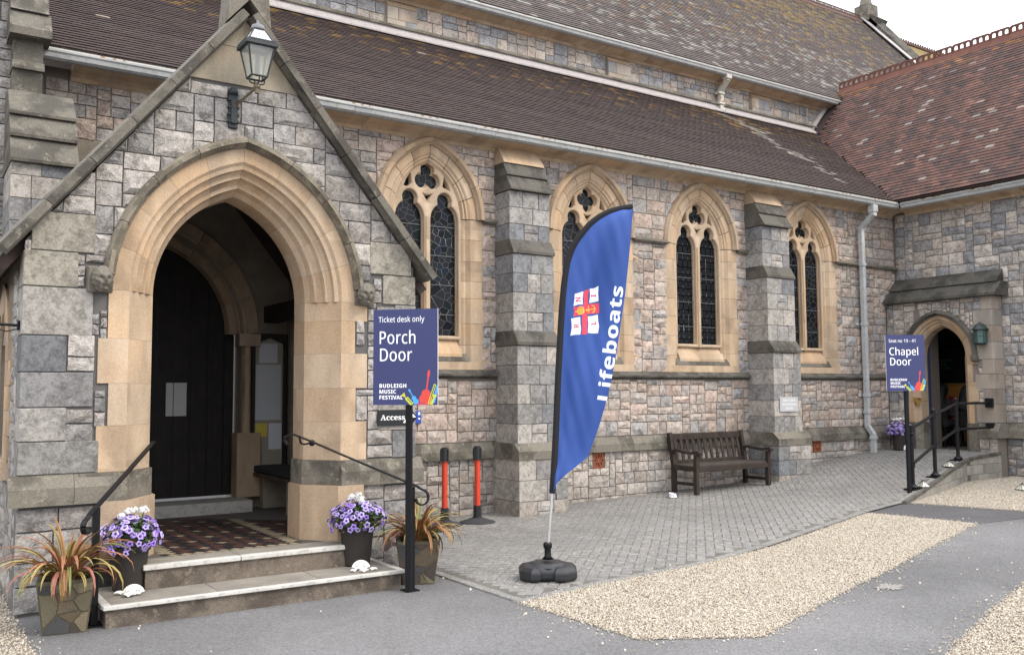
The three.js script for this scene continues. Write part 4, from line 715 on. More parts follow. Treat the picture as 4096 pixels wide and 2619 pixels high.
  // roof of the transept
  const S = V3(1, 1.13, 0).normalize(), e = V3(16.46, 5.52, -3.6), sl = 3.46 / S.x;
  const list = tileRoof(e, V3(0, 0, 1), S, 11, sl, (u, s) => { const x = 16.46 + S.x * s, y = 5.52 + S.y * s, z = -3.6 + u; if (z < .36 && 5.50 + .708 * (.40 - z) > y + .02) return false; if (z < -3.1 && y < 9.05) return false; if (z < -3.08 && 9.09 + 1.142 * (-3.1 - z) > y) return false; const q = proj(V3(x, y, z)); return q[0] < 4200; }, (u, s) => {
    const n = noise2(u * .8 + 3, s * .5, 14), m = noise2(u, s, 7), l = noise2(u + 9, s * 3, 30); let c = mix([.155, .078, .064], [.09, .058, .055], sst(.38, .66, n)); c = mix(c, [.23, .115, .09], sst(.55, .75, m) * .8).map((k => q => q * k)(rr(.9, 1.1))); if (noise2(u + 9, s * 1.6, 17) > .73 && R() < .6) c = mix(c, [.42, .41, .38], rr(.25, .8)); if (R() < .004) c = [.38, .27, .23]; if (s > sl - .5 && R() < .25) c = mix(c, [.36, .16, .04], .6); return c;
  });
  const roof = mesh('roof', (() => { const o = [], q = (z, s) => [16.48 + S.x * s, 5.50 + S.y * s, z]; quad(o, q(TZ1, -.02), q(.3, -.02), q(-3.6, sl), q(TZ1, sl)); o.push(...q(.3, -.02), ...q(-3.6, 3.9), ...q(-3.6, sl)); return fin(geoOf(o)); })(), std([.05, .035, .032], .95), trans);
  list.forEach(t => { const q = proj(t.p); t.s = q[0] < 4110 && q[1] > -10 ? 1 / q[2] : 0; }); list.sort((a, b) => b.s - a.s);
  list.slice(0, 300).forEach(t => mesh('roof_tile', t.g, M.tile, roof)); mesh('roof_tiles', list.slice(300).map(t => t.g), M.tile, roof, 'stuff');
  const rx = 16.46 + S.x * sl, ry = 5.52 + S.y * sl;
  mesh('roof_back', (() => { const o = []; quad(o, [rx, ry, -5], [rx, ry, TZ1], [rx + 3.5, 5.4, TZ1], [rx + 3.5, 5.4, -5]); return fin(geoOf(o)); })(), std([.05, .035, .032], .95), trans);
  M.ridgeRed = std([.20, .085, .062], .9, { map: T.conc });
  for (let z = -3.35; z < 4.9; z += .44) {
    const b = sweep([V3(rx, ry, z), V3(rx, ry, z + .435)], [[-.13, -.13], [0, .06], [.13, -.13], [.12, -.15], [0, .03], [-.12, -.15]]);
    const hs = [0, 1, 2].map(k => { const q = .08 + k * .14, o = []; for (let i = 0; i <= 6; i++) { const t = Math.PI * i / 6; o.push([q + .042 * Math.cos(t), .14 + .035 * Math.sin(t)]); } o.push([q - .042, .07], [q + .042, .07]); return o; });
    const cr = plate([[0, .02], [.435, .02], [.435, .19], [.40, .215], [.22, .215], [.18, .215], [.035, .215], [0, .19]], hs, -.014, .014); cr.rotateY(-Math.PI / 2); cr.translate(rx, ry + .01, z);
    mesh('ridge_tile', [b, cr], M.ridgeRed, roof);
  }
  // chapel interior: a dim room
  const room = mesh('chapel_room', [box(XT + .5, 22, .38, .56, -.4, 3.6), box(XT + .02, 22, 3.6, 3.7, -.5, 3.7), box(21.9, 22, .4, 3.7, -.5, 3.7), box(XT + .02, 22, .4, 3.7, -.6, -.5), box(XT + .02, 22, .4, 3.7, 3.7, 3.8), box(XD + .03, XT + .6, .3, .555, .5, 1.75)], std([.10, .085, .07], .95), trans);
  mesh('door_leaf', box(XT + .0, XT + .06, .57, 2.9, .58, .66), std([.03, .035, .09], .6), trans); 
}
// ---------------------------------------------------------------- things
function canvasTex(w, h, draw) { const c = document.createElement('canvas'); c.width = w; c.height = h; draw(c.getContext('2d'), w, h); const t = new THREE.CanvasTexture(c); t.colorSpace = THREE.SRGBColorSpace; t.anisotropy = 8; return t; }
function card(w, h, z = 0) { const g = new THREE.PlaneGeometry(w, h); g.translate(0, 0, z); return g; }   // keeps its 0..1 uv
R = rng32(505);
// lantern on the porch gable
{
  const t = thing('wall_lantern', 'old four-sided glass lantern on an iron bracket high on the porch gable', 'lantern', [2.5, 4.1, ZP]);
  const iron = std([.035, .045, .05], .6, { map: T.conc }), zc = .37, y0 = .42, y1 = .695, b = .072, a = .122;
  mesh('wall_plate', [box(-.165, -.075, .0, .33, .005, .05, .012), box(-.15, -.09, .04, .28, .05, .075, .01), ...[.05, .12, .19, .26].map(y => box(-.175, -.065, y, y + .025, .01, .065, .008)), lathe([[0, .40], [.03, .395], [.045, .36], [.05, .33], [0, .32]], 10).translate(-.12, 0, .03)], iron, t);
  mesh('arm', [tube([V3(-.12, .2, .06), V3(-.06, .27, .18), V3(0, .33, zc)], .014, 8), tube([V3(0, .27, zc), V3(0, .36, zc)], .02, 8), lathe([[0, .30], [.03, .32], [.035, .34], [.015, .37], [0, .37]], 12).translate(0, 0, zc)], std([.18, .15, .10], .7, { map: T.rust }), t);
  mesh('yoke', [tube([V3(-b, y0, zc), V3(-b * .9, y0 - .05, zc), V3(0, .36, zc), V3(b * .9, y0 - .05, zc), V3(b, y0, zc)], .007, 6), tube([V3(0, y0, zc - b), V3(0, y0 - .05, zc - b * .8), V3(0, .36, zc), V3(0, y0 - .05, zc + b * .8), V3(0, y0, zc + b)], .007, 6)], iron, t);
  const bars = []; for (const [sx, sz] of [[-1, -1], [1, -1], [1, 1], [-1, 1]]) { bars.push(rod(V3(sx * b, y0, zc + sz * b), V3(sx * a, y1, zc + sz * a), .009, 6)); bars.push(rod(V3(sx * (a + .005), y1 + .03, zc + sz * (a + .005)), V3(sx * .055, y1 + .165, zc + sz * .055), .007, 6)); }
  for (const k of [b, a]) { const y = k === b ? y0 : y1; for (const s of [-1, 1]) bars.push(rod(V3(-k, y, zc + s * k), V3(k, y, zc + s * k), .010, 6), rod(V3(s * k, y, zc - k), V3(s * k, y, zc + k), .010, 6)); }
  mesh('cage', bars, iron, t);
  const fr = []; for (let i = 0; i < 9; i++) for (const s of [-1, 1]) { const q = -a - .01 + (2 * a + .02) * (i + .5) / 9; fr.push(fin(new THREE.CylinderGeometry(.022, .022, .012, 10).rotateX(Math.PI / 2).translate(q, y1 + .03, zc + s * (a + .02))), fin(new THREE.CylinderGeometry(.022, .022, .012, 10).rotateZ(Math.PI / 2).translate(s * (a + .02), y1 + .03, zc + q))); }
  mesh('frill', [box(-a - .03, a + .03, y1, y1 + .032, zc - a - .03, zc - a + .0), box(-a - .03, a + .03, y1, y1 + .032, zc + a, zc + a + .03), box(-a - .03, -a, y1, y1 + .032, zc - a, zc + a), box(a, a + .03, y1, y1 + .032, zc - a, zc + a), ...fr], iron, t);
  const gl = new THREE.MeshPhysicalMaterial({ transmission: .8, thickness: 0, roughness: .3, color: 0xeceee8 });
  const pane = (p) => { const o = []; quad(o, ...p); return fin(geoOf(o)); };
  for (const [u, v] of [[[-1, 1], [1, 1]], [[-1, -1], [-1, 1]], [[1, 1], [1, -1]], [[1, -1], [-1, -1]]]) { const P = (k, y, q) => [q[0] * k, y, zc + q[1] * k]; mesh('pane', pane([P(b, y0, u), P(b, y0, v), P(a, y1, v), P(a, y1, u)]), gl, t); mesh('roof_pane', pane([P(a, y1 + .035, u), P(a, y1 + .035, v), P(.055, y1 + .165, v), P(.055, y1 + .165, u)]), std([.50, .52, .56], .5), t); }
  mesh('roof_cap', lathe([[.0, .94], [.085, .965], [.09, .98], [.075, 1.02], [.04, 1.035], [.02, 1.045], [.025, 1.06], [.0, 1.09]].map(([r, y]) => [r * .75, (y - .94) * .85 + .85]), 16).translate(0, 0, zc), std([.16, .165, .17], .6), t);
  t.scale.setScalar(.94); mesh('lamp_holder', [cyl(.022, .022, y0 + .02, y0 + .13, 10, 0, zc), lathe([[0, .24], [.018, .235], [.02, .17], [.015, .14], [0, .14]], 10).translate(0, y0, zc)], std([.10, .11, .12], .6), t);
}
// lantern by the chapel door
{
  const t = thing('wall_lantern', 'small dark green lantern on the stone beside the chapel doorway', 'lantern', [16.61, 2.54, 2.0]);
  const ir = std([.02, .035, .032], .5), z = .12; const b = [];
  const q = Array.from({ length: 6 }, (_, i) => [Math.cos(i * Math.PI / 3) * .105, Math.sin(i * Math.PI / 3) * .105]);
  q.forEach(([x, y], i) => { const n = q[(i + 1) % 6]; b.push(rod(V3(x - z, .03, y), V3(x - z, .28, y), .007, 6), rod(V3(x - z, .03, y), V3(n[0] - z, .03, n[1]), .009, 6), rod(V3(x - z, .16, y), V3(n[0] - z, .16, n[1]), .004, 5)); });
  mesh('frame', [...b, box(-.03, 0, .02, .2, -.05, .05, .008), rod(V3(-.03, .05, 0), V3(-z, .04, 0), .012)], ir, t);
  mesh('roof', [lathe([[.0, .42], [.025, .41], [.03, .40], [.08, .375], [.11, .33], [.145, .29], [.15, .275], [0, .275]], 12).translate(-z, 0, 0)], ir, t);
  mesh('base', [cyl(.09, .115, .0, .03, 6, -z, 0)], ir, t);
  const g = new THREE.MeshPhysicalMaterial({ color: new THREE.Color().setRGB(.05, .11, .10), roughness: .25 });
  q.forEach(([x, y], i) => { const n = q[(i + 1) % 6], o = []; quad(o, [x * .96 - z, .035, y * .96], [n[0] * .96 - z, .035, n[1] * .96], [n[0] * .96 - z, .275, n[1] * .96], [x * .96 - z, .275, y * .96]); mesh('pane', fin(geoOf(o)), g, t); });
}
// ---- festival boards
function instruments(g, x, y, s) { // cello, violin, brass in bright flat colours; origin at the bottom right of the board
  g.save(); g.translate(x, y); g.scale(s, s); const el = (cx, cy, a, b, r) => { g.beginPath(); g.ellipse(cx, cy, a, b, r, 0, 7); g.fill(); };
  g.fillStyle = '#4aa3e6'; g.save(); g.translate(-14, -42); g.rotate(.25); g.beginPath(); g.moveTo(-3, -52); g.lineTo(9, -55); g.lineTo(10, 30); g.quadraticCurveTo(2, 46, -12, 40); g.lineTo(-4, 20); g.fill(); g.restore();
  g.fillStyle = '#d9473f'; g.save(); g.translate(-62, -28); g.rotate(.13); el(0, 4, 33, 30, 0); el(0, -26, 24, 20, 0); g.fillRect(-4, -120, 8, 90); g.fillRect(-7, -135, 14, 22); el(0, -138, 5, 7, 0); g.restore(); g.fillStyle = '#c0405a'; el(-84, 0, 22, 10, 0);
  g.fillStyle = '#48a5ea'; g.save(); g.translate(-118, -22); g.rotate(-.55); el(0, 10, 15, 14, 0); el(0, -10, 12, 11, 0); g.fillRect(-2.5, -52, 5, 40); g.fillRect(-5, -62, 10, 14); g.restore();
  g.strokeStyle = '#c9cf3c'; g.fillStyle = '#c9cf3c'; g.lineWidth = 4; g.save(); g.translate(-40, -10); g.rotate(.32); g.strokeRect(-6, -92, 9, 100); g.beginPath(); g.moveTo(6, 10); g.lineTo(10, -30); g.lineTo(0, -44); g.lineTo(28, -44); g.lineTo(19, -30); g.lineTo(18, 10); g.fill(); g.restore();
  g.save(); g.translate(-146, -12); g.rotate(-.75); g.lineWidth = 5; g.strokeRect(-6, -24, 14, 40); g.fillRect(-3, -40, 5, 60); g.beginPath(); g.moveTo(-12, -54); g.lineTo(12, -54); g.lineTo(3, -36); g.lineTo(-3, -36); g.fill(); g.restore();
  g.restore();
}
function festivalBoard(label, C, ang, y0, post, small, l1, l2) {
  const t = thing('festival_sign', label, 'sign', [C[0], 0, C[1]], -ang), W = .594, H = .841, navy = '#39406f';
  const tx = canvasTex(720, 1020, (g, w, h) => {
    g.fillStyle = '#333a68'; g.fillRect(0, 0, w, h); g.fillStyle = '#fff'; g.textBaseline = 'alphabetic';
    g.font = '500 66px sans-serif'; const fit = (s, x, y, mw, f) => { g.font = f; const m = g.measureText(s).width; g.save(); g.translate(x, y); g.scale(mw / m, 1); g.fillText(s, 0, 0); g.restore(); };
    fit(small, 58, 136, small.length > 14 ? 515 : 470, '80px sans-serif'); fit(l1, 56, 368, l1.length > 5 ? 560 : 430, '188px sans-serif'); fit(l2, 60, 552, l1.length > 5 ? 410 : 380, '188px sans-serif');
    fit('BUDLEIGH', 66, 836, 312, 'bold 58px sans-serif'); fit('MUSIC', 66, 898, 196, 'bold 58px sans-serif'); fit('FESTIVAL', 66, 960, 270, 'bold 58px sans-serif');
    instruments(g, w - 4, h - 8, 2.1);
  });
  mesh('board', [box(-W / 2, W / 2, y0, y0 + H, -.008, .006)], std([.80, .80, .82], .6), t);
  const f = mesh('printed_face', card(W, H), std([1, 1, 1], .55, { map: tx }), t); f.position.set(0, y0 + H / 2, .0075); 
  const d = [post[0] - C[0], post[1] - C[1]], c = Math.cos(ang), s = Math.sin(ang), px = d[0] * c + d[1] * s;
  mesh('post', [box(px - .026, px + .026, post[2] + .01, y0 + .55, -.062, -.010, .004)], M.blackMat, t);
  return t;
}
festivalBoard('navy festival board reading Porch Door on a black post by the porch steps', [3.666, 3.986], .80, 1.616, [3.735, 3.95, 0], 'Ticket desk only', 'Porch', 'Door');
festivalBoard('navy festival board reading Chapel Door on a black post by the ramp', [12.52, 3.046], .55, 1.706, [12.53, 3.05, .16], 'Seat no 19 - 41', 'Chapel', 'Door');
// ---- arrow sign, blue plate, notice on the buttress
{
  const a = on(1511, 1640, { z: ZP + .03 }), b = on(1638, 1700, { z: ZP + .03 }), tip = on(1668, 1660, { z: ZP + .03 });
  const t = thing('access_sign', 'black arrow-shaped sign reading Access on the porch wall', 'sign', [a.x, b.y, ZP + .02]), w = b.x - a.x, h = a.y - b.y, p = tip.x - a.x;
  mesh('plate', plate([[0, 0], [w + .02, 0], [p, h * .5], [w + .02, h], [0, h]], [], 0, .012), M.black, t);
  const f = mesh('lettering', card(w, h), std([1, 1, 1], .5, { map: canvasTex(512, 256, (g) => { g.fillStyle = '#14181c'; g.fillRect(0, 0, 512, 256); g.fillStyle = '#fff'; g.font = 'bold 118px serif'; g.fillText('Access', 40, 165); g.beginPath(); g.moveTo(470, 110); g.lineTo(470, 215); g.lineTo(400, 215); g.fill(); }) }), t); f.position.set(w / 2, h / 2, .0135);
  mesh('arrow_head', plate([[w - .005, h * .48], [w - .005, h - .004], [p - .012, h * .5]], [], .0125, .015), std([.85, .85, .85], .6), t);
  const q = on(1684, 1668, { z: .03 }); const s = thing('blue_sign', 'small blue sign on the aisle wall, mostly hidden behind the porch corner', 'sign', [q.x, q.y, .03]);
  mesh('plate', box(-.3, 0, -.085, .085, 0, .008, .003), std([.02, .07, .38], .5), s); mesh('white_mark', [box(-.05, -.018, .03, .07, .008, .010), box(-.05, -.018, -.03, -.01, .008, .010)], std([.85, .85, .85], .5), s);
  const k = on(3121, 1588, { z: .59 }), m = on(3194, 1645, { z: .59 }), n = thing('notice_plate', 'pale grey notice reading Keep clear for disabled access on the buttress', 'sign', [(k.x + m.x) / 2, (k.y + m.y) / 2, .582]);
  mesh('plate', box(-(m.x - k.x) / 2, (m.x - k.x) / 2, -(k.y - m.y) / 2, (k.y - m.y) / 2, 0, .008, .002), std([.52, .53, .54], .5), n);
  const l = mesh('lettering', card(m.x - k.x - .01, k.y - m.y - .01, .0095), std([1, 1, 1], .5, { map: canvasTex(512, 300, (g) => { g.fillStyle = '#b4b6b8'; g.fillRect(0, 0, 512, 300); g.fillStyle = '#eef0f2'; g.font = '66px sans-serif'; g.textAlign = 'center'; ['KEEP CLEAR', 'FOR DISABLED', 'ACCESS'].forEach((s, i) => g.fillText(s, 256, 88 + i * 84, 480)); }) }), n);
}
// ---- feather flag
{
  const B = on(2192, 2312, { y: .012 }), N = V3(-FW.x, 0, -FW.z).normalize(), U = V3(RT.x, 0, RT.z).normalize();
  const t = thing('feather_flag', 'tall blue feather flag lettered Lifeboats in a black water-filled base', 'flag', B.toArray(), Math.atan2(-U.z, U.x));
  const loc = (u, v) => { const p = onPlane(u, v, B, N).sub(B); return [p.dot(U), p.y]; }; // photo pixel -> flag plane
  const edgeL = [[1300, 1160], [1305, 1080], [1309, 1000], [1313, 900], [1318, 800], [1323, 720], [1330, 650], [1337, 612], [1347, 583], [1362, 558], [1382, 535], [1405, 516], [1430, 502], [1458, 493], [1489, 488]].map(([x, y]) => loc(x * 1.701, y * 1.701));
  const edgeR = [[1307, 1139], [1330, 1117], [1362, 1092], [1383, 1072], [1392, 1050], [1408, 1005], [1424, 950], [1440, 880], [1452, 815], [1463, 745], [1471, 690], [1479, 610], [1483, 560], [1486, 520], [1488, 497]].map(([x, y]) => loc(x * 1.701, y * 1.701));
  const cv = (pts) => { const c = new THREE.CatmullRomCurve3(pts.map(p => V3(p[0], p[1], 0))); return (s) => c.getPoint(s); };
  const L = cv(edgeL), Q = cv(edgeR), nx = 26, ny = 70, P = [];
  const billow = (x, y, s) => { const q = Math.sin(s * Math.PI); return q * (.04 * Math.sin(y * 2.1 + 1.0) + .026 * Math.sin(x * 11 + y * 2.2) + .016 * Math.sin(x * 24 - y * 3.0 + 1) + .012 * Math.sin((x * .9 - y * .30) * 22) + .006 * Math.sin((x + y * .22) * 52)) + .02 * s * Math.sin(y * 4.2); };
  const pos = [], uv = [], idx = [], x0 = -.1, x1 = .85, y0 = .7, y1 = 3.7;
  for (let j = 0; j <= ny; j++) for (let i = 0; i <= nx; i++) { const s = i / nx, q = j / ny, a = L(q), b = Q(q), x = a.x + (b.x - a.x) * s, y = a.y + (b.y - a.y) * s; pos.push(x, y, billow(x, y, s)); uv.push((x - x0) / (x1 - x0), (y - y0) / (y1 - y0)); }
  for (let j = 0; j < ny; j++) for (let i = 0; i < nx; i++) { const a = j * (nx + 1) + i; idx.push(a, a + 1, a + nx + 2, a, a + nx + 2, a + nx + 1); }
  const g = new THREE.BufferGeometry(); g.setAttribute('position', new THREE.Float32BufferAttribute(pos, 3)); g.setAttribute('uv', new THREE.Float32BufferAttribute(uv, 2)); g.setIndex(idx); g.computeVertexNormals();
  const CW = 640, CH = Math.round(640 * (y1 - y0) / (x1 - x0)), tx = canvasTex(CW, CH, (c) => {
    const px = (u, v) => { const [a, b] = loc(u, v); return [(a - x0) / (x1 - x0) * CW, (1 - (b - y0) / (y1 - y0)) * CH]; };
    c.fillStyle = '#2f4f96'; c.fillRect(0, 0, CW, CH);
    const Z = (zx, zy) => px(2250 + zx * .3375, 1120 + zy * .3375); // from the close-up of the emblem
    const poly = (pts, f) => { c.fillStyle = f; c.beginPath(); pts.forEach((p, i) => { const q = Z(...p); i ? c.lineTo(...q) : c.moveTo(...q); }); c.closePath(); c.fill(); };
    poly([[145, 165], [190, 155], [248, 135], [236, 215], [240, 290], [190, 292], [130, 310], [140, 240]], '#eef0fb'); poly([[325, 100], [375, 92], [433, 62], [430, 150], [435, 240], [380, 255], [320, 268], [330, 180]], '#eef0fb');
    poly([[103, 458], [150, 448], [210, 437], [212, 520], [222, 570], [212, 645], [150, 648], [93, 660], [110, 560]], '#eef0fb'); poly([[305, 425], [365, 418], [425, 403], [428, 480], [438, 545], [425, 628], [370, 628], [305, 620], [315, 520]], '#eef0fb');
    poly([[262, 122], [290, 118], [318, 104], [305, 180], [308, 280], [438, 264], [443, 330], [440, 385], [300, 402], [303, 480], [296, 560], [298, 632], [262, 646], [228, 640], [238, 560], [228, 480], [236, 415], [127, 432], [140, 370], [130, 322], [250, 302], [255, 240], [246, 190]], '#d9485a');
    const txt = (s, zx, zy, size, ang, col, sx = 1, font = 'bold', cen = true) => { const [a, b] = Z(zx, zy); c.save(); c.translate(a, b); c.rotate(ang); c.scale(sx, 1); c.fillStyle = col; c.font = font + ' ' + size + 'px sans-serif'; c.textAlign = cen ? 'center' : 'left'; c.textBaseline = cen ? 'middle' : 'alphabetic'; c.fillText(s, 0, 0); c.restore(); };
    const k = CW / 950 * (8.15 / 3651.5) * 1000 * .3375; // close-up pixels -> canvas pixels
    txt('N', 186, 232, 92 * k, -1.66, '#d0344c'); txt('I', 374, 180, 92 * k, -1.68, '#d0344c'); txt('R', 166, 545, 92 * k, -1.72, '#d0344c'); txt('L', 376, 508, 92 * k, -1.66, '#d0344c');
    c.strokeStyle = '#e3cf4a'; c.fillStyle = '#e3cf4a'; c.lineWidth = 9 * k; c.lineCap = 'round'; const ln = (pts) => { c.beginPath(); pts.forEach((p, i) => { const q = Z(...p); i ? c.lineTo(...q) : c.moveTo(...q); }); c.stroke(); };
    ln([[300, 352], [395, 330]]); ln([[312, 306], [318, 384]]); ln([[352, 292], [378, 302], [394, 330], [386, 362], [358, 382]]); { const q = Z(292, 352); c.beginPath(); c.arc(q[0], q[1], 9 * k, 0, 7); c.stroke(); }
    poly([[250, 318], [262, 365], [256, 394], [244, 392], [248, 360], [240, 322]], '#e3cf4a'); ln([[240, 325], [205, 320], [180, 350], [178, 378], [192, 406], [240, 396]]); ln([[240, 360], [180, 366]]); ln([[178, 372], [155, 376]]); poly([[185, 345], [238, 335], [240, 392], [192, 396]], '#c7a63a');
    // lettering set along a line that leans with the cloth
    const A = Z(556, 1462), Bq = Z(728, 70), len = Math.hypot(Bq[0] - A[0], Bq[1] - A[1]), ang = Math.atan2(Bq[1] - A[1], Bq[0] - A[0]); c.save(); c.translate(A[0], A[1]); c.rotate(ang); c.font = 'bold 200px sans-serif'; const m = c.measureText('Lifeboats').width; c.scale(len / m, (158 * k / 146)); c.fillStyle = '#eef0fb'; c.fillText('Lifeboats', 0, 0); c.restore();
  });
  mesh('banner', g, new THREE.MeshPhysicalMaterial({ map: tx, roughness: .75, sheen: .3, sheenRoughness: .6, side: THREE.DoubleSide, transmission: .0 }), t);
  const pl = []; for (let i = 0; i <= 40; i++) pl.push(L(i / 40)); const sl = [];
  mesh('sleeve', fin((() => { const h = new THREE.TubeGeometry(new THREE.CatmullRomCurve3(pl.map((p, i) => V3(p.x - .004, p.y + (i > 28 ? .008 : 0), 0))), 80, 1, 8, false); const q = h.attributes.position, tb = pl; for (let i = 0; i < q.count; i++) { const ring = Math.floor(i / 9), c = new THREE.CatmullRomCurve3(pl.map((p, k) => V3(p.x - .004, p.y + (k > 28 ? .008 : 0), 0))).getPointAt(ring / 80); const d = V3(q.getX(i), q.getY(i), q.getZ(i)).sub(c); q.setXYZ(i, c.x + d.x * .030, c.y + d.y * .030, d.z * .014); } h.computeVertexNormals(); return h; })()), std([.012, .012, .014], .9), t);
  const foot = L(0); mesh('pole', [rod(V3(0, .25, 0), V3(foot.x + .002, foot.y + .1, 0), .0135, 10)], std([.62, .62, .63], .35, { metalness: .6 }), t);
  mesh('tether', [rod(V3(foot.x + .03, foot.y, 0), V3(foot.x + .032, foot.y - .06, 0), .006)], M.blackMat, t);
  const oct = [[-.13, .25], [-.11, .25], [-.075, .25], [-.07, .19], [.05, .19], [.055, .25], [.15, .25], [.26, .14], [.27, -.10], [.16, -.22], [-.16, -.22], [-.27, -.10], [-.26, .14], [-.16, .25]];
  const pb = (s, y0, y1, b) => { const sh = new THREE.Shape(oct.map(([x, z]) => new THREE.Vector2(x * s, -z * s))), e = new THREE.ExtrudeGeometry(sh, { depth: y1 - y0 - 2 * b, bevelEnabled: true, bevelSize: b, bevelThickness: b, bevelSegments: 3, bevelOffset: -b }); e.rotateX(-Math.PI / 2); e.translate(0, y0 + b, 0); return fin(e); };
  mesh('water_base', [pb(1, .004, .11, .034), pb(.96, .03, .13, .05), (() => { const e = new THREE.CylinderGeometry(.15, .2, .03, 8); e.translate(0, .133, -.02); return fin(e); })()], std([.02, .021, .024], .45), t);
  mesh('neck', [lathe([[.0, .17], [.055, .175], [.032, .20], [.03, .27], [.04, .275], [.042, .31], [.034, .325], [.0, .325]], 14)], M.black, t);
}
// ---- handrails by the porch steps
{
  const bar = (pts, w = .04, h = .012) => { const c = new THREE.CatmullRomCurve3(pts), q = c.getSpacedPoints(pts.length * 8); return sweep(q, [[-w / 2, -h / 2], [w / 2, -h / 2], [w / 2, h / 2], [-w / 2, h / 2]]); };
  const scroll = (c, dir, r, up, n = 10) => Array.from({ length: n }, (_, i) => { const a = i / (n - 1) * 4.6, q = r * (1 - .09 * a); return c.clone().addScaledVector(dir, Math.sin(a) * q).add(V3(0, up * (Math.cos(a)) * q, 0)); });
  const l = thing('handrail', 'black iron handrail with a curled end beside the planter and phormium', 'handrail');
  const A = V3(1.82, 1.315, 2.86), Bp = V3(1.262, .885, 3.60), d = Bp.clone().sub(A).normalize(), dh = V3(d.x, 0, d.z).normalize(), e = Bp.clone().addScaledVector(d, .14);
  mesh('rail', [bar([A, A.clone().lerp(Bp, .5), Bp, e, ...scroll(e.clone().addScaledVector(dh, .03).add(V3(0, -.085, 0)), dh, .062, 1)])], M.black, l);
  mesh('post', [box(1.247 - .026, 1.247 + .026, .0, .875, 3.594, 3.646, .004), box(1.247 - .09, 1.247 + .09, 0, .012, 3.53, 3.71)], M.black, l);
  const r = thing('handrail', 'black iron handrail with scrolled ends running to the Porch Door sign post', 'handrail');
  const a2 = V3(3.02, 1.335, 3.09), b2 = V3(3.745, .93, 3.90), D = b2.clone().sub(a2).normalize(), Dh = V3(D.x, 0, D.z).normalize(), e2 = b2.clone().addScaledVector(D, .09);
  mesh('rail', [bar([a2.clone().addScaledVector(Dh, -.1).add(V3(0, -.08, 0)), a2.clone().addScaledVector(Dh, -.13).add(V3(0, -.02, 0)), a2.clone().addScaledVector(Dh, -.06).add(V3(0, .015, 0)), a2, a2.clone().lerp(b2, .5), b2, e2, ...scroll(e2.clone().addScaledVector(Dh, .03).add(V3(0, -.10, 0)), Dh, .08, 1)])], M.black, r);
  mesh('bracket', [tube([a2.clone().addScaledVector(Dh, .02).add(V3(0, -.01, 0)), a2.clone().addScaledVector(Dh, .02).add(V3(.03, -.07, -.03)), V3(3.22, 1.26, 2.96)], .009), fin(new THREE.SphereGeometry(.03, 10, 8).translate(3.20, 1.26, 2.99))], M.black, r);
  mesh('post', [box(3.745 - .035, 3.745 + .035, 0, .90, 3.90, 3.955, .004), box(3.745 - .065, 3.745 + .065, 0, .01, 3.865, 3.99)], M.black, r);
}
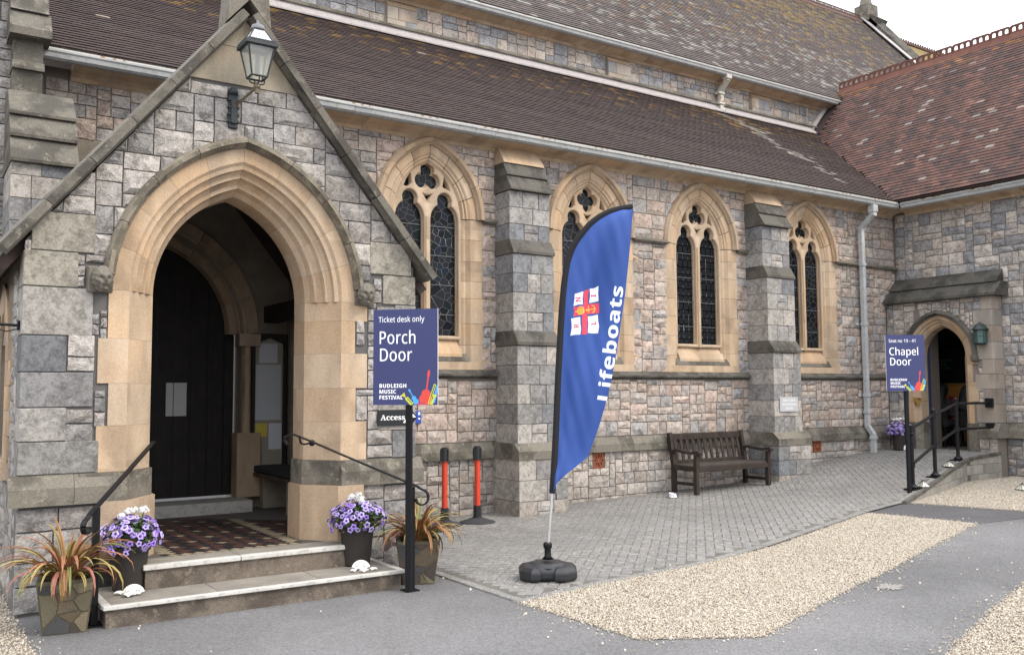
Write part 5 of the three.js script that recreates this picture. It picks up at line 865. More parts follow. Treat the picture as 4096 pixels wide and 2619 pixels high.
// ---- stone-clad planters with phormium
M.leaf = std([1, 1, 1], .6, { vertexColors: true, side: THREE.DoubleSide });
function phormium(label, pos, turn, seed) {
  R = rng32(seed); const t = thing('potted_phormium', label, 'plant', pos, turn);
  const H = .385, wb = .14, wt = .19, bodyO = []; const P = (k, y) => [[-k, y, -k], [k, y, -k], [k, y, k], [-k, y, k]], lo = P(wb, 0), hi = P(wt, H), hi2 = P(wt - .03, H), in2 = P(wt - .045, H - .06);
  for (let i = 0; i < 4; i++) { const j = (i + 1) % 4; quad(bodyO, lo[i], lo[j], hi[j], hi[i]); quad(bodyO, hi[i], hi[j], hi2[j], hi2[i]); quad(bodyO, hi2[i], hi2[j], in2[j], in2[i]); } quad(bodyO, lo[3], lo[2], lo[1], lo[0]);
  const pot = mesh('planter', fin(geoOf(bodyO)), std([.15, .135, .095], .9, { map: T.conc }), t);
  { const o = []; quad(o, in2[0], in2[1], in2[2], in2[3]); mesh('soil', fin(geoOf(o)), std([.03, .022, .015], 1), t); }
  for (let f = 0; f < 4; f++) { // crazy-paved facing
    const pts = Array.from({ length: 11 }, () => [R(), R()]);
    pts.forEach((p) => { let c = [[0.02, 0.02], [.98, .02], [.98, .94], [.02, .94]]; for (const q of pts) if (q !== p) { const dx = q[0] - p[0], dy = q[1] - p[1], L = Math.hypot(dx, dy); c = clipHalf(c, (p[0] + q[0]) / 2 - dx / L * .014, (p[1] + q[1]) / 2 - dy / L * .014, dx, dy); } if (c.length < 3) return;
      const a = lo[f], b = lo[(f + 1) % 4], e = hi[(f + 1) % 4], d = hi[f], n = V3((a[0] + b[0]), 0, (a[2] + b[2])).normalize(), X = ([u, v], k) => [0, 1, 2].map(i => (a[i] * (1 - u) + b[i] * u) * (1 - v) + (d[i] * (1 - u) + e[i] * u) * v + n.getComponent(i) * k), o = [], k = .005;
      for (let i = 1; i < c.length - 1; i++) o.push(...X(c[0], k), ...X(c[i], k), ...X(c[i + 1], k)); c.forEach((p, i) => { const q = c[(i + 1) % c.length]; quad(o, X(p, 0), X(q, 0), X(q, k), X(p, k)); });
      mesh('stone_facet', paint(fin(geoOf(o), 1, R() * 5, R() * 5), pick([[.20, .165, .11], [.17, .15, .10], [.22, .19, .13], [.075, .075, .08], [.15, .12, .085], [.09, .075, .07]])), M.dressed, pot); });
  }
  for (let k = 0; k < 95; k++) {
    const az = R() * 6.283, out = k < 16 ? rr(.15, .45) : rr(.55, 1.5), L = rr(.34, .64) * (k < 20 ? .95 : 1), w = rr(.015, .025), n = 9, o = [], col = [], dx = Math.cos(az), dz = Math.sin(az); let x = rr(0, .05), y = H - .05, an = Math.PI / 2 - out * rr(.5, .75), tw = rr(-.6, .6);
    const kind = R(), mid = kind < .4 ? [.17, .055, .03] : kind < .65 ? [.17, .10, .02] : kind < .8 ? [.24, .075, .055] : [.10, .11, .025], ed = kind < .35 ? [.33, .19, .05] : kind < .6 ? [.44, .37, .12] : kind < .85 ? [.40, .14, .10] : [.22, .25, .06]; let pr = null;
    for (let i = 0; i <= n; i++) { const q = i / n, ww = w * Math.min(1, .55 + q * 2) * Math.pow(1 - q, .55) + .0008, sx = -dz, sz = dx, cx = dx * x, cz = dz * x, lift = ww * .5; const A = [cx - sx * ww, y + lift, cz - sz * ww], C = [cx, y, cz], B = [cx + sx * ww, y + lift, cz + sz * ww];
      if (pr) { quad(o, pr[0], pr[1], C, A); quad(o, pr[1], pr[2], B, C); const ea = ed, mm = mid; col.push(...ea, ...mm, ...mm, ...ea, ...mm, ...ea, ...mm, ...ea, ...ea, ...mm, ...ea, ...mm); } pr = [A, C, B];
      x += Math.cos(an) * L / n; y += Math.sin(an) * L / n; an -= (.10 + .42 * out * q) * rr(.75, 1.2); }
    const g = geoOf(o); g.setAttribute('color', new THREE.Float32BufferAttribute(col, 3)); mesh('leaf', fin(g), M.leaf, t);
  }
  return t;
}
phormium('phormium in a square stone-clad planter between the gravel edge and porch steps', [1.05, 0, 3.64], -.14, 61);
phormium('phormium in a square stone-clad planter behind the Porch Door sign post', [3.98, .002, 3.62], -.42, 62);
// ---- pots of petunias and geraniums
function flowerPot(label, pos, seed, sc = 1, cat = 'plant') {
  R = rng32(seed); const t = thing('flower_pot', label, cat, pos, seed);
  const pot = mesh('pot', lathe([[0, 0], [.115, 0], [.12, .02], [.15, .30], [.165, .31], [.165, .345], [.15, .35], [.145, .30], [0, .30]].map(p => p.map(q => q * sc)), 28), std([.045, .038, .034], .8, { map: T.conc }), t);
  mesh('soil', (() => { const g = new THREE.CircleGeometry(.146 * sc, 20); g.rotateX(-Math.PI / 2); g.translate(0, .315 * sc, 0); return fin(g); })(), std([.03, .022, .015], 1), t);
  const lv = [], dome = () => { const a = R() * 6.283, e = Math.acos(rr(-.25, 1)), r = rr(.72, 1); return V3(Math.cos(a) * Math.sin(e) * .27 * r, Math.cos(e) * .19 * r + (e > 1.35 ? -.05 * R() : 0), Math.sin(a) * Math.sin(e) * .27 * r); };
  for (let i = 0; i < 620; i++) { const p = dome().multiplyScalar(rr(.55, .97) * sc).add(V3(0, .40 * sc, 0)), s = rr(.014, .026) * sc, g = new THREE.CircleGeometry(s, 5); g.scale(1, .62, 1); g.rotateX(rr(-1.4, .2)); g.rotateY(R() * 6); g.rotateZ(rr(-.6, .6)); g.translate(p.x, p.y, p.z); lv.push(paint(fin(g), mix([.025, .055, .016], [.06, .11, .03], R()))); }
  mesh('foliage', lv, M.leaf, t, 'stuff');
  const fl = [0, 1, 2].map(k => { const o = [], col = [], n = 20, dk = [.07, .03, .18], md = k === 1 ? [.30, .19, .58] : [.52, .44, .74], ed = k === 2 ? [.45, .37, .72] : [.20, .10, .46]; for (let i = 0; i < n; i++) { const f = (j) => { const a = j / n * 6.283, r = .026 * (.86 + .14 * Math.cos(a * 5)); return [[Math.cos(a) * .006, .0, Math.sin(a) * .006], [Math.cos(a) * r * .6, .008, Math.sin(a) * r * .6], [Math.cos(a) * r, .004, Math.sin(a) * r]]; }; const A = f(i), B = f(i + 1), st = i % 4 === 0 ? dk : md; o.push(0, -.008, 0, ...A[0], ...B[0]); col.push(...dk, ...dk, ...dk); quad(o, A[0], A[1], B[1], B[0]); col.push(...dk, ...st, ...md, ...dk, ...md, ...dk); quad(o, A[1], A[2], B[2], B[1]); col.push(...md, ...ed, ...ed, ...md, ...ed, ...md); } const g = geoOf(o); g.setAttribute('color', new THREE.Float32BufferAttribute(col, 3)); return fin(g); });
  const cam = EYE.clone().sub(V3(...pos)).setY(0).normalize();
  for (let i = 0; i < 150; i++) { let p = dome(); const m = mesh('petunia', pick(fl), M.leaf, t); m.position.copy(p.clone().multiplyScalar(1.02 * sc).add(V3(0, .40 * sc, 0))); const n = p.clone().multiply(V3(1, 1.7, 1)).normalize().add(V3(rr(-.3, .3), rr(-.2, .4), rr(-.3, .3))).normalize(); m.quaternion.setFromUnitVectors(V3(0, 1, 0), n); m.scale.setScalar(sc * rr(.95, 1.35)); }
  for (let i = 0; i < 6; i++) { const a = R() * 6.28, r = rr(.02, .13) * sc, y = rr(.55, .64) * sc, c = []; for (let k = 0; k < 26; k++) { const d = V3(rr(-1, 1), rr(-.3, 1), rr(-1, 1)).normalize(), g = new THREE.CircleGeometry(.013 * sc, 5); g.lookAt(d); g.translate(d.x * rr(.022, .046) * sc, d.y * rr(.016, .032) * sc, d.z * rr(.022, .046) * sc); c.push(fin(g)); } const h = mesh('geranium_head', c, std([.80, .79, .76], .7, { side: THREE.DoubleSide }), t); h.position.set(Math.cos(a) * r, y, Math.sin(a) * r); mesh('stalk', rod(V3(0, -.02, 0), V3(-Math.cos(a) * r * .4, -.18 * sc, -Math.sin(a) * r * .4), .003, 5), std([.10, .17, .05], .7), h); }
  return t;
}
flowerPot('dark pot of purple petunias and white geraniums beside the curled handrail', [1.555, .166, 3.27], 71);
flowerPot('dark pot of purple petunias and white geraniums beside the Porch Door sign', [3.49, .166, 3.37], 72);
// ---- shells
{
  const fan = (r) => { const o = [], n = 26, P = (i, k) => { const a = (-1.25 + 2.5 * i / n), q = r * k * (1 + .02 * Math.cos(i * Math.PI)), z = r * .28 * Math.sin(k * Math.PI * .85) + (i % 2 ? .0 : .012 * r * 3) * k; return [Math.sin(a) * q, Math.cos(a) * q, z]; }; for (let i = 0; i < n; i++) { for (let k = 0; k < 4; k++) quad(o, P(i, k / 4), P(i + 1, k / 4), P(i + 1, (k + 1) / 4), P(i, (k + 1) / 4)); } const g = geoOf(o); const m = mergeVertices((() => { g.deleteAttribute('normal'); return g; })()); m.computeVertexNormals(); return m; };
  const white = std([.80, .77, .72], .6, { side: THREE.DoubleSide });
  const wt = canvasTex(256, 128, (g) => { g.fillStyle = '#f4f2ee'; g.fillRect(0, 0, 256, 128); g.fillStyle = '#30363c'; g.font = 'bold 50px sans-serif'; g.textAlign = 'center'; 'WELCOME'.split('').forEach((ch, i) => { const a = (i - 3) * .12; g.save(); g.translate(128 + (i - 3) * 34, 92 - Math.cos((i - 3) * .4) * 18); g.rotate(a * .8); g.fillText(ch, 0, 0); g.restore(); }); });
  const put = (label, u, v, y, r, tilt, turn, wel) => { const p = on(u, v, { y }), t = thing('scallop_shell', label, 'shell', p.toArray(), turn, 'shells by the porch steps'); delete t.userData.group; const s = mesh('shell', fin(fan(r)), white, t); s.rotation.x = tilt; if (tilt > -.9) s.position.y = 0; else s.position.y = .004; if (wel) { const c = mesh('lettering', (() => { const g = card(r * 1.25, r * .5); const p2 = g.attributes.position; return g; })(), std([1, 1, 1], .6, { map: wt }), t); c.position.set(0, r * .44, r * .30); c.rotation.x = tilt; } return t; };
  const ta = Math.atan2(EYE.x - 1.7, EYE.z - 3.6), tb = Math.atan2(EYE.x - 3.5, EYE.z - 3.6);
  put('round white shell lettered Welcome, standing before the pot near the curled handrail', 532, 2381, .168, .085, -.2, ta, true);
  put('small flat white shell left of the Welcome shell near the curled handrail', 482, 2380, .168, .05, -1.25, ta + .5); put('small flat white shell before the Welcome shell near the curled handrail', 512, 2390, .168, .055, -1.2, ta - .2); put('small flat white shell right of the Welcome shell near the curled handrail', 553, 2372, .168, .04, -1.25, ta - .6);
  put('round white shell lettered Welcome, standing before the pot near the Porch Door sign', 1443, 2279, .168, .085, -.2, tb, true);
  put('small flat white shell left of the Welcome shell near the Porch Door sign', 1418, 2288, .168, .04, -1.25, tb + .5); put('small flat white shell before the Welcome shell near the Porch Door sign', 1456, 2290, .168, .048, -1.2, tb); put('small flat white shell right of the Welcome shell near the Porch Door sign', 1488, 2283, .168, .046, -1.25, tb - .5);
  const pl = (label, u, v, r) => { const p = on(u, v, { z: ZP + .05 }), t = thing('scallop_shell', label, 'shell', [p.x, p.y, ZP + .03], 0); const s = mesh('shell', fin(fan(r)), white, t); s.rotation.x = -.75; };
  pl('larger white shell resting on the porch plinth above the handrail', 388, 1955, .05); pl('smaller white shell resting on the porch plinth above the handrail', 424, 1938, .028);
  const q = on(3617, 1812, { x: 16.25 }), t = thing('scallop_shell', 'white shell leaning on the pot by the chapel door', 'shell', [16.25, pavY(16.25), q.z], -.9); mesh('shell', fin(fan(.12)), white, t).rotation.x = -.3;
}
// ---- barrier posts
{
  const red = std([.60, .055, .022], .45), blk = std([.02, .021, .022], .6);
  const make = (label, x, z) => {
    const t = thing('barrier_post', label, 'barrier post', [x, pavY(x) + .002, z], 0, 'orange barrier posts by the wall');
    mesh('base', [(() => { const g = new THREE.CylinderGeometry(.075, .235, .05, 12); g.translate(0, .035, 0); return fin(g); })(), (() => { const g = new THREE.CylinderGeometry(.235, .24, .012, 12); g.translate(0, .006, 0); return fin(g); })()], std([.035, .037, .04], .85), t);
    mesh('collar', [cyl(.056, .053, .06, .22, 20), cyl(.065, .062, .05, .08, 20), box(-.01, .01, .08, .225, .05, .062)], blk, t); mesh('tube', cyl(.038, .038, .2, .86, 20), red, t);
    const cap = [cyl(.058, .058, .82, .975, 20), cyl(.05, .05, .97, .985, 16)]; for (let i = 0; i < 4; i++) { const a = i * Math.PI / 2 + .3; cap.push(box(-.013, .013, .825, .97, .052, .070).rotateY(a), box(-.008, .008, .975, 1.0, .024, .038).rotateY(a + .5), box(-.008, .008, .975, .995, .0, .015).rotateY(a)); } mesh('belt_head', cap, blk, t); return t;
  };
  make('orange barrier post with a black head, the one nearer the buttress', 6.378, .76); make('orange barrier post with a black head, the one nearer the porch', 5.891, .74);
}
// ---- bench
{
  R = rng32(81); const x0 = 10.43, W = 1.74, t = thing('park_bench', 'dark brown slatted wooden bench standing against the aisle wall', 'bench', [x0, pavY(11.2) - .015, .1]);
  M.bench = std([.07, .05, .042], .75, { map: T.wood, bumpMap: T.rockB, bumpScale: .002 }); M.benchSeat = std([.13, .115, .10], .85, { map: T.wood, bumpMap: T.rockB, bumpScale: .002 });
  const b = (n, g, m = M.bench) => mesh(n, g, m, t);
  for (const x of [.035, W - .035]) {
    b('back_leg', sweep([V3(x, 0, .10), V3(x, .42, .10), V3(x, .95, -.0)], [[-.032, -.035], [.032, -.035], [.032, .035], [-.032, .035]], V3(0, 0, 1)));
    b('front_leg', [sweep([V3(x, 0, .60), V3(x, .42, .60), V3(x, .62, .61)], [[-.032, -.035], [.032, -.035], [.032, .035], [-.032, .035]], V3(0, 0, 1))]);
    const arm = []; for (const [z, y, h] of [[.06, .66, .02], [.2, .675, .022], [.35, .655, .022], [.5, .645, .024], [.6, .655, .028], [.66, .665, .03]]) arm.push(V3(x, y, z)); b('arm', [sweep(arm, [[-.035, -.022], [.035, -.022], [.035, .022], [-.035, .022]]), fin(new THREE.CylinderGeometry(.036, .036, .078, 14).rotateZ(Math.PI / 2).translate(x, .655, .665))]);
    b('side_rail', box(x - .02, x + .02, .36, .43, .1, .6, .004)); b('stretcher', box(x - .018, x + .018, .13, .18, .12, .58, .004));
  }
  b('top_rail', box(.07, W - .07, .83, .93, -.015, .025, .008)); b('lower_back_rail', box(.07, W - .07, .45, .51, .06, .1, .005));
  for (let i = 0; i < 12; i++) { const x = .07 + (W - .14) * (i + .5) / 12; b('back_slat', sweep([V3(x, .50, .085), V3(x, .84, .012)], [[-.026, -.009], [.026, -.009], [.026, .009], [-.026, .009]], V3(0, 0, 1))); }
  for (let i = 0; i < 6; i++) b('seat_slat', box(.02, W - .02, .43 - .008 * Math.sin(i / 5 * 3), .452 - .008 * Math.sin(i / 5 * 3), .115 + i * .084, .115 + i * .084 + .072, .005), M.benchSeat);
  b('front_rail', box(.06, W - .06, .35, .43, .60, .632, .006)); 
}
{ // dog bowl
  const p = on(2690, 1988, { y: pavY(10.1) }), t = thing('dog_bowl', 'shiny steel dog bowl on the paving beside the bench', 'bowl', [p.x, pavY(p.x), p.z]);
  mesh('bowl', lathe([[0, .005], [.085, .0], [.105, .0], [.10, .012], [.075, .06], [.08, .064], [.07, .062], [.06, .03], [0, .025]], 28), std([.55, .55, .57], .3, { metalness: 1 }), t);
  const g = new THREE.CylinderGeometry(.0815, .0965, .034, 24, 1, true, -1.35, 1.4); g.translate(0, .034, 0); mesh('printed_marks', g, std([1, 1, 1], .5, { map: canvasTex(256, 64, (c) => { c.fillStyle = '#c3cad2'; c.fillRect(0, 0, 256, 64); c.fillStyle = '#20242a'; [60, 100, 135, 172].forEach((x, i) => c.fillRect(x, 12, i % 2 ? 10 : 16, 42)); }) }), t);
}
// ---- security camera at the porch corner
{
  const p = on(88, 1300, { z: 2.98 }), t = thing('security_camera', 'small black security camera on an arm at the porch corner', 'camera', [.752, p.y, 2.93]);
  mesh('arm', [rod(V3(0, 0, 0), V3(-.15, .005, .0), .011), box(-.012, .004, -.04, .04, -.03, .03, .006)], M.black, t); mesh('body', [lathe([[0, .07], [.03, .06], [.042, .03], [.042, -.02], [.03, -.04], [0, -.045]], 16).translate(-.17, .035, 0), box(-.2, -.145, -.03, .0, -.02, .03, .006)], M.black, t); mesh('cable', tube([V3(-.16, -.02, .02), V3(-.1, -.05, .02), V3(-.01, -.03, .01)], .005), M.black, t);
}
// ---- downpipes
{
  const sq = [[-.042, -.042], [.042, -.042], [.042, .042], [-.042, .042]], X = 15.72, gy = pavY(X);
  const t = thing('downpipe', 'grey square downpipe running down the aisle wall near the chapel corner', 'downpipe', [X, 0, 0]);
  mesh('pipe', [sweep([V3(0, 5.36, .39), V3(0, 5.16, .39), V3(0, 4.93, .115), V3(0, 1.02, .115), V3(.05, .86, .20), V3(.05, gy, .20)], sq, V3(0, 0, 1))], M.pipe = std([.54, .56, .575], .6, { map: T.paintw }), t);
  mesh('hopper', [box(-.07, .07, 5.20, 5.34, .32, .46, .01), box(-.055, .055, 5.12, 5.20, .335, .445, .01)], M.pipe, t);
  for (const [y, z] of [[4.2, .115], [3.02, .115], [1.62, .115], [1.30, .115], [.80, .2]]) mesh('bracket', [box(-.06 + (z > .15 ? .05 : 0), .06 + (z > .15 ? .05 : 0), y - .03, y + .03, z - .05, z + .055, .006), box(-.11 + (z > .15 ? .05 : 0), -.04, y - .02, y + .02, .0, .03, .004), cyl(.03, .03, -.01, .01, 10).rotateX(Math.PI / 2).translate(-.115, y, .03)], M.pipe, t);
  const n = thing('downpipe', 'short white downpipe on the upper nave wall above the aisle roof', 'downpipe', [15.56, 0, NZ]);
  mesh('pipe', [sweep([V3(0, 8.98, .34), V3(0, 8.86, .34), V3(0, 8.66, .13), V3(0, 8.22, .13), V3(.04, 8.17, .22)], sq.map(([a, b]) => [a * 1.2, b * 1.2]), V3(0, 0, 1)), box(-.08, .08, 8.88, 8.98, .26, .42, .01)], std([.62, .60, .56], .7, { map: T.rust }), n); for (const y of [8.6, 8.36]) mesh('bracket', [box(-.12, .07, y - .025, y + .025, .06, .2, .006)], std([.62, .60, .56], .7, { map: T.rust }), n);
}
// ---- ramp edge wall, railing, lights
{
  R = rng32(91); const E = [[11.9, 3.32], [12.7, 3.09], [13.6, 2.82], [14.6, 2.475], [15.6, 2.13], [16.62, 2.17]];
  const t = thing('ramp_wall', 'low concrete block wall edging the paved ramp to the chapel door', 'wall'); M.cblock = std([1, 1, 1], .95, { vertexColors: true, map: T.conc, bumpMap: T.rockB, bumpScale: .003 });
  const pt = (s) => { let L = 0; for (let i = 1; i < E.length; i++) { const d = Math.hypot(E[i][0] - E[i - 1][0], E[i][1] - E[i - 1][1]); if (s <= L + d || i === E.length - 1) { const q = (s - L) / d; return [E[i - 1][0] + (E[i][0] - E[i - 1][0]) * q, E[i - 1][1] + (E[i][1] - E[i - 1][1]) * q, (E[i][0] - E[i - 1][0]) / d, (E[i][1] - E[i - 1][1]) / d]; } L += d; } };
  const tot = E.slice(1).reduce((s, e, i) => s + Math.hypot(e[0] - E[i][0], e[1] - E[i][1]), 0);
  const seg = (s0, s1, ya, yb, th, nm, mat, col) => { const [ax, az] = pt(s0), [bx, bz] = pt(s1), L = Math.hypot(bx - ax, bz - az), nx = -(bz - az) / L, nz = (bx - ax) / L, o = [], A = [ax + nx * th, az + nz * th], B = [bx + nx * th, bz + nz * th], y = (f, x) => f(x); const v = (x, z, f) => [x, f(x), z];
    quad(o, v(...A, ya), v(...B, ya), v(...B, yb), v(...A, yb)); quad(o, v(ax, az, yb), v(...A, yb), v(...B, yb), v(bx, bz, yb)); quad(o, v(ax, az, ya), v(ax, az, yb), v(...A, yb), v(...A, ya)); quad(o, v(bx, bz, ya), v(bx, bz, yb), v(...B, yb), v(...B, ya)); quad(o, v(ax, az, ya), v(bx, bz, ya), v(bx, bz, yb), v(ax, az, yb)); const g = fin(geoOf(o), 1, R(), R()); mesh(nm, col ? paint(g, col) : g, mat, t); };
  const core = []; for (let s = 0; s < tot - .05; s += .4) seg(s, Math.min(s + .4, tot), () => -.05, (x) => pavY(x) - .02, .035, 'core', M.mortarPorch);
  for (let row = 0; row < 3; row++) for (let s = (row % 2) * .15; s < tot - .02; s += .30) { const s1 = Math.min(s + .292, tot), [x] = pt(s), lo = row === 0 ? -.03 : .0, y0 = .06 + row * .17; const topAt = pavY(pt(Math.min(s + .15, tot))[0]) - .04; if (y0 > topAt - .02) continue; seg(s, s1, () => y0 - (row ? 0 : .1), (q) => Math.min(y0 + .164, pavY(q) - .035), .05, 'concrete_block', M.cblock, [.43, .41, .375].map((k => v => v * k)(rr(.88, 1.1)))); }
  for (let s = 0; s < tot - .05; s += .45) seg(s, Math.min(s + .447, tot), (x) => pavY(x) - .032, (x) => pavY(x) + .018, .065, 'edging', M.oldDark);
  const r = thing('ramp_railing', 'black tubular railing with ball-topped posts along the chapel ramp', 'railing');
  const f1 = on(3655, 1975, { y: .155 }), P = [[f1.x, f1.z], [13.72, 2.72], [15.42, 2.11]].map(([x, z]) => V3(x, pavY(x), z)), tops = [[3650, 1735], [3740, 1642], [3826, 1597]].map(([u, v], i) => on(u, v, { x: P[i].x }).y), up = [[3643, 1714], [3742, 1660], [3827, 1614]].map(([u, v], i) => on(u, v, { x: P[i].x }).y), lw = [[3650, 1857], [3742, 1781], [3833, 1717]].map(([u, v], i) => on(u, v, { x: P[i].x }).y);
  P.forEach((p, i) => { mesh('post', [rod(p, V3(p.x, tops[i] - .03, p.z), .03, 14), cyl(.042, .042, up[i] - .05, up[i] + .05, 12, p.x, p.z), cyl(.042, .042, lw[i] - .05, lw[i] + .05, 12, p.x, p.z)], M.black, r); mesh('ball', fin(new THREE.SphereGeometry(.042, 14, 10).translate(p.x, tops[i], p.z)), M.black, r); mesh('foot_plate', [box(p.x - .1, p.x + .1, p.y - .01, p.y + .014, p.z - .1, p.z + .1, .004), lathe([[.0, .0], [.075, 0], [.07, .03], [.045, .05], [.04, .07], [0, .07]], 12).translate(p.x, p.y + .012, p.z)], M.black, r); });
  for (const h of [up, lw]) { for (let i = 0; i < 2; i++) mesh('rail', rod(V3(P[i].x, h[i], P[i].z), V3(P[i + 1].x, h[i + 1], P[i + 1].z), .024, 12), M.black, r); const y = h[2]; mesh('rail', rod(V3(P[2].x, y, P[2].z), V3(16.61, y - .0, 2.06), .022, 12), M.black, r); mesh('wall_plate', box(16.57, 16.612, y - .085, y + .085, 1.985, 2.135, .008), M.black, r); }
  // small pyramid lights set on the ramp
  const glass = std([.62, .60, .50], .4), dk = std([.03, .03, .032], .5);
  const lite = (label, x, y, z) => { const q = thing('pyramid_light', label, 'light', [x, y, z], .4); const o = [], h = .11, w = .085; for (let i = 0; i < 4; i++) { const a = i * Math.PI / 2, b = a + Math.PI / 2; const g = []; g.push(Math.cos(a) * w * 1.2, .012, Math.sin(a) * w * 1.2, Math.cos(b) * w * 1.2, .012, Math.sin(b) * w * 1.2, 0, h, 0); mesh('panel', fin(geoOf(g)), glass, q); o.push(rod(V3(Math.cos(a) * w * 1.22, .01, Math.sin(a) * w * 1.22), V3(0, h + .004, 0), .005, 5), rod(V3(Math.cos(a) * w * 1.22, .012, Math.sin(a) * w * 1.22), V3(Math.cos(b) * w * 1.22, .012, Math.sin(b) * w * 1.22), .007, 5), rod(V3((Math.cos(a) + Math.cos(b)) * w * .6, .014, (Math.sin(a) + Math.sin(b)) * w * .6), V3(0, h + .003, 0), .004, 5)); } mesh('frame', o, dk, q); };
  const onRamp = (u, v) => { let y = .3, p; for (let i = 0; i < 12; i++) { p = on(u, v, { y }); y = .5 * y + .5 * pavY(p.x); } return [p.x, pavY(p.x) + .003, p.z]; };
  lite('small glass pyramid light on the ramp edge between the first and second railing posts', ...onRamp(3695, 1950)); lite('small glass pyramid light on the ramp edge below the topmost railing post', ...onRamp(3797, 1869)); const g3 = on(4092, 1962, { y: .12 }); lite('small glass pyramid light standing in the gravel before the transept', g3.x, .125, g3.z);
}
flowerPot('dark pot of petunias standing at the chapel door jamb', [16.28, pavY(16.28), .42], 73, .95);
// ---- inside the porch: notice board, seat
{
  const t = thing('notice_board', 'tall glazed notice board with papers inside the porch beside the inner door', 'notice board', [3.53, .74, .1]); const W = .44, H = 1.72;
  mesh('frame', [box(0, .04, 0, H, 0, .07, .004), box(W - .04, W, 0, H, 0, .07, .004), box(.04, W - .04, 0, .05, 0, .07), plate([[.04, H - .12], [W / 2, H - .05], [W - .04, H - .12], [W - .04, H], [.04, H]], [], 0, .07)], M.dark, t);
  mesh('backing', box(.035, W - .035, .04, H - .04, .005, .02), std([.30, .27, .22], .9), t);
  for (const [a, b, c, d, col] of [[.10, .33, 1.36, 1.60, [.55, .56, .6]], [.06, .38, .66, 1.34, [.5, .52, .55]], [.06, .21, .46, .62, [.6, .5, .08]], [.23, .39, .30, .62, [.6, .62, .68]]]) mesh('paper', box(a, b, c, d, .021, .023), std(col, .9), t);
  mesh('glazing', (() => { const o = []; quad(o, [.04, .05, .05], [W - .04, .05, .05], [W - .04, H - .1, .05], [.04, H - .1, .05]); return fin(geoOf(o)); })(), new THREE.MeshPhysicalMaterial({ transmission: 1, thickness: 0, roughness: .03 }), t);
  const s = thing('porch_seat', 'wooden seat with a dark cushion along the inner porch wall', 'seat', [3.54, .36, .15]); mesh('seat', box(0, .44, .38, .42, 0, 2.2, .005), std([.14, .10, .06], .7, { map: T.wood }), s); mesh('cushion', box(.01, .44, .425, .50, .0, 2.2, .02), std([.012, .013, .018], .9), s); for (const z of [.1, 1.0, 2.0]) mesh('support', box(.08, .44, .0, .38, z, z + .12), M.inner, s);
}
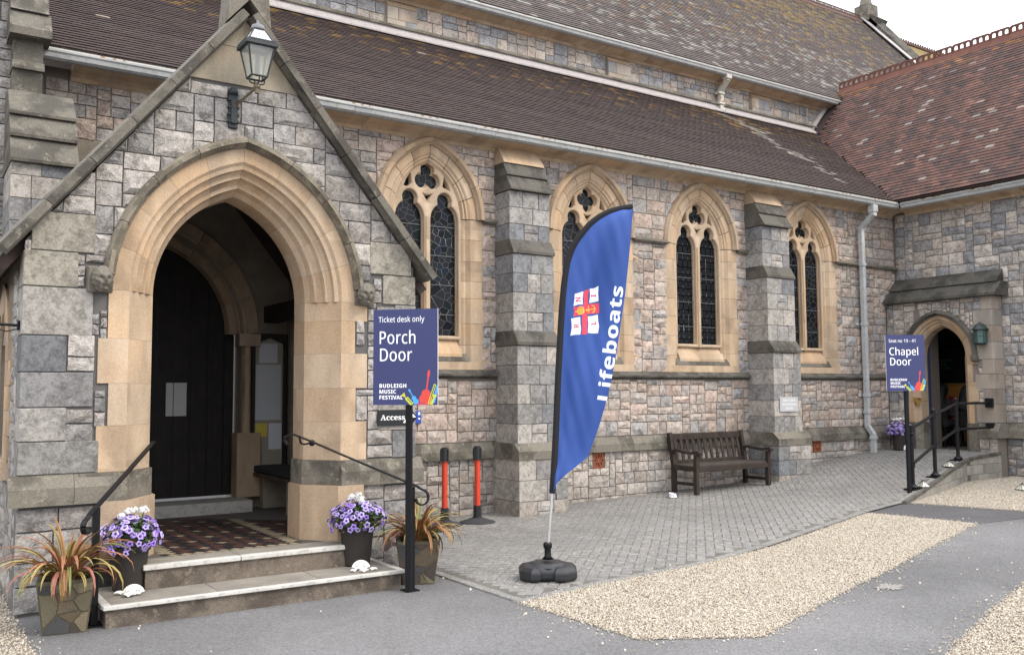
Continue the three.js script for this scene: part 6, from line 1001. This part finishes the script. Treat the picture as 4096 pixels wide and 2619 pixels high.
// ---- inside the chapel door: two seated people, a draped table, a festival banner
{
  function sdfBody(bones, b0, b1, res) {
    const mc = new MarchingCubes(res, new THREE.MeshBasicMaterial(), false, false, 60000), size = Math.max(b1[0] - b0[0], b1[1] - b0[1], b1[2] - b0[2]), c = b0.map((v, i) => (v + b1[i]) / 2); mc.isolation = 0;
    const k = .035; for (let z = 0; z < res; z++) for (let y = 0; y < res; y++) for (let x = 0; x < res; x++) { const p = V3((x - res / 2) / (res / 2) * size / 2 + c[0], (y - res / 2) / (res / 2) * size / 2 + c[1], (z - res / 2) / (res / 2) * size / 2 + c[2]); let d = 9; for (const [a, b, ra, rb] of bones) { const ab = V3(b[0] - a[0], b[1] - a[1], b[2] - a[2]), ap = V3(p.x - a[0], p.y - a[1], p.z - a[2]), t = clamp(ap.dot(ab) / Math.max(1e-6, ab.lengthSq()), 0, 1), e = ap.addScaledVector(ab, -t).length() - (ra + (rb - ra) * t), h = clamp(.5 + .5 * (d - e) / k, 0, 1); d = d + (e - d) * h - k * h * (1 - h); } mc.field[x + y * res + z * res * res] = -d; }
    mc.update(); const n = mc.count, g = new THREE.BufferGeometry(), ps = new Float32Array(n * 3); for (let i = 0; i < n; i++) for (let j = 0; j < 3; j++) ps[i * 3 + j] = mc.positionArray[i * 3 + j] * size / 2 + c[j]; g.setAttribute('position', new THREE.BufferAttribute(ps, 3)); let m = g; m = mergeVertices(m, 1e-4); m.computeVertexNormals(); return fin(m);
  }
  // seated, facing +x of their own frame (away from the door)
  const hand = (x, y, z) => [[[x, y, z], [x + .08, y - .01, z], .024, .026], ...[-.03, -.01, .01, .03].map((d, i) => [[x + .07, y - .01, z + d], [x + .15 - Math.abs(i - 1.4) * .01, y - .03, z + d * 1.15], .0095, .008]), [[x + .02, y, z + (z > 0 ? -.02 : .02)], [x + .08, y - .01, z + (z > 0 ? -.055 : .055)], .011, .009]];
  const body = [[[0, .47, -.09], [0, .47, .09], .11, .11], [[0, .52, 0], [.05, .80, 0], .13, .14], [[.05, .80, -.09], [.05, .80, .09], .10, .10], [[.05, .92, -.15], [.05, .92, .15], .06, .06], [[.06, .92, 0], [.08, 1.04, 0], .055, .05], [[.10, 1.10, 0], [.11, 1.17, 0], .088, .092], [[.18, 1.07, 0], [.19, 1.09, 0], .03, .02],
    ...[-1, 1].flatMap(s => [[[0, .47, s * .09], [.42, .49, s * .11], .085, .062], [[.42, .49, s * .11], [.40, .08, s * .11], .06, .042], [[.40, .05, s * .11], [.56, .035, s * .12], .042, .035], [[.05, .92, s * .17], [.10, .66, s * .22], .05, .042], [[.10, .66, s * .22], [.34, .62, s * .15], .04, .03], ...hand(.34, .62, s * .15)])];
  const g = sdfBody(body, [-.2, -.02, -.32], [.7, 1.3, .32], 72);
  const hairB = sdfBody([[[.06, 1.18, 0], [.09, 1.2, 0], .105, .10], [[.02, 1.15, 0], [-.04, .85, 0], .085, .11], [[.0, 1.1, -.06], [-.04, .78, -.09], .05, .05], [[.0, 1.1, .06], [-.04, .78, .09], .05, .05]], [-.3, .6, -.3], [.3, 1.35, .3], 40);
  const make = (label, p, turn, cloth, hair) => { const t = thing('person', label, 'person', p, turn), m = mesh('body', g, std(cloth, .9), t); mesh('hair', hairB, std(hair, .7), m); return t; };
  make('person with long dark hair seated inside the chapel door, back turned, in dark clothes', [17.75, .56, .40], -.15, [.014, .014, .016], [.006, .010, .009]);
  make('person in black seated further inside the chapel beside the long-haired person', [18.1, .53, .72], -.4, [.012, .012, .013], [.008, .012, .010]);
  for (const [x, z, l] of [[17.75, .40, 'dark chair under the person with long dark hair in the chapel'], [18.1, .72, 'dark chair under the person in black in the chapel']]) { const t = thing('chair', l, 'chair', [x, .56, z]); mesh('seat', box(-.18, .2, .32, .36, -.2, .2, .01), M.blackMat, t); for (const [a, b] of [[-.16, -.17], [-.16, .17], [.17, -.17], [.17, .17]]) mesh('leg', box(a - .014, a + .014, 0, .32, b - .014, b + .014), M.blackMat, t); }
  const tb = thing('draped_table', 'table with an orange and red drape inside the chapel', 'table', [18.85, .56, -.45]); mesh('drape', box(0, .05, .0, 1.25, -.2, 1.6, .01), std([.62, .27, .06], .9), tb); for (const z of [.1, .95]) mesh('red_panel', box(-.012, 0, .35, 1.02, z, z + .45), std([.55, .06, .03], .8), tb); mesh('top', box(-.02, .6, 1.25, 1.30, -.25, 1.65, .005), std([.35, .2, .06], .7), tb);
  const bn = thing('festival_banner', 'dark banner with green Budleigh Music Festival lettering inside the chapel', 'banner', [18.95, 2.25, -.08], -Math.PI / 2); const f = mesh('panel', card(.8, .75), std([1, 1, 1], .8, { map: canvasTex(512, 480, (c) => { c.fillStyle = '#0a100d'; c.fillRect(0, 0, 512, 480); c.fillStyle = '#3a7d52'; c.font = 'bold 50px sans-serif'; ['BUDLEIGH', 'MUSIC', 'FESTIVAL'].forEach((s, i) => c.fillText(s, 60, 180 + i * 58)); c.fillRect(50, 90, 300, 5); }) }), bn); mesh('rail', rod(V3(-.42, .38, 0), V3(.42, .38, 0), .012), M.black, bn);
}
// ---- small marks and litter on the ground
{
  R = rng32(95); const p = on(3560, 2348, { y: 0 }), o = [], n = 40; for (let i = 0; i < n; i++) { const f = (k) => { const a = k / n * 6.283, q = .26 * (.3 + .75 * Math.abs(Math.sin((k % n) * 7.7 + 1))) ; return [p.x + Math.cos(a) * q * .75, .006 + tarY(p.x), p.z + Math.sin(a) * q * .55]; }; o.push(p.x, .006 + tarY(p.x), p.z, ...f((i + 1) % n), ...f(i)); }
  const s = mesh('splash_mark', fin(geoOf(o)), std([.42, .40, .38], .95, { map: T.tar })); s.userData = { label: 'pale dried splash on the tarmac path beside the gravel', category: 'mark' };
  const im = new THREE.InstancedMesh(new THREE.IcosahedronGeometry(1, 0), std([.62, .55, .44], .9), 130), m = new THREE.Matrix4(), q = new THREE.Quaternion(), e = new THREE.Euler(); let k = 0;
  while (k < 130) { const x = rr(.9, 12), z = rr(3.6, 8.4); if (inPoly(x, z, PAVE) && R() < .7) continue; const near = Math.abs(x - 4.25) < .6 || R() < .3; if (!near) continue; const r = rr(.004, .010) * (R() < .1 ? 1.4 : 1); e.set(R() * 6, R() * 6, 0); q.setFromEuler(e); m.compose(V3(x, (inPoly(x, z, PAVE) ? pavY(x) : tarY(x)) + r * .5, z), q, V3(r * 1.3, r * .8, r)); im.setMatrixAt(k++, m); }
  im.name = 'loose_pebbles'; im.userData = { label: 'loose pale pebbles scattered over the tarmac and paving', category: 'pebbles', kind: 'stuff' }; scene.add(im);
  const lf = []; for (let i = 0; i < 900; i++) { const x = rr(4.5, 15.5), z0 = BX.some(c => Math.abs(x - c) < .45) ? .7 : .09, z = z0 + Math.pow(R(), 2.2) * (x < 8.5 ? .75 : .35), g = new THREE.CircleGeometry(rr(.005, .016), 4); g.scale(1, .5, 1); g.rotateX(-Math.PI / 2 + rr(-.5, .5)); g.rotateY(R() * 6); g.translate(x, pavY(x) + .008, z); lf.push(paint(fin(g), mix([.16, .10, .05], [.30, .20, .10], R()))); }
  const l = mesh('leaf_litter', lf, M.leaf, scene, 'stuff'); l.userData.label = 'dry brown leaf litter gathered along the foot of the aisle wall'; l.userData.category = 'leaf litter';
}
renderer.render(scene, camera);
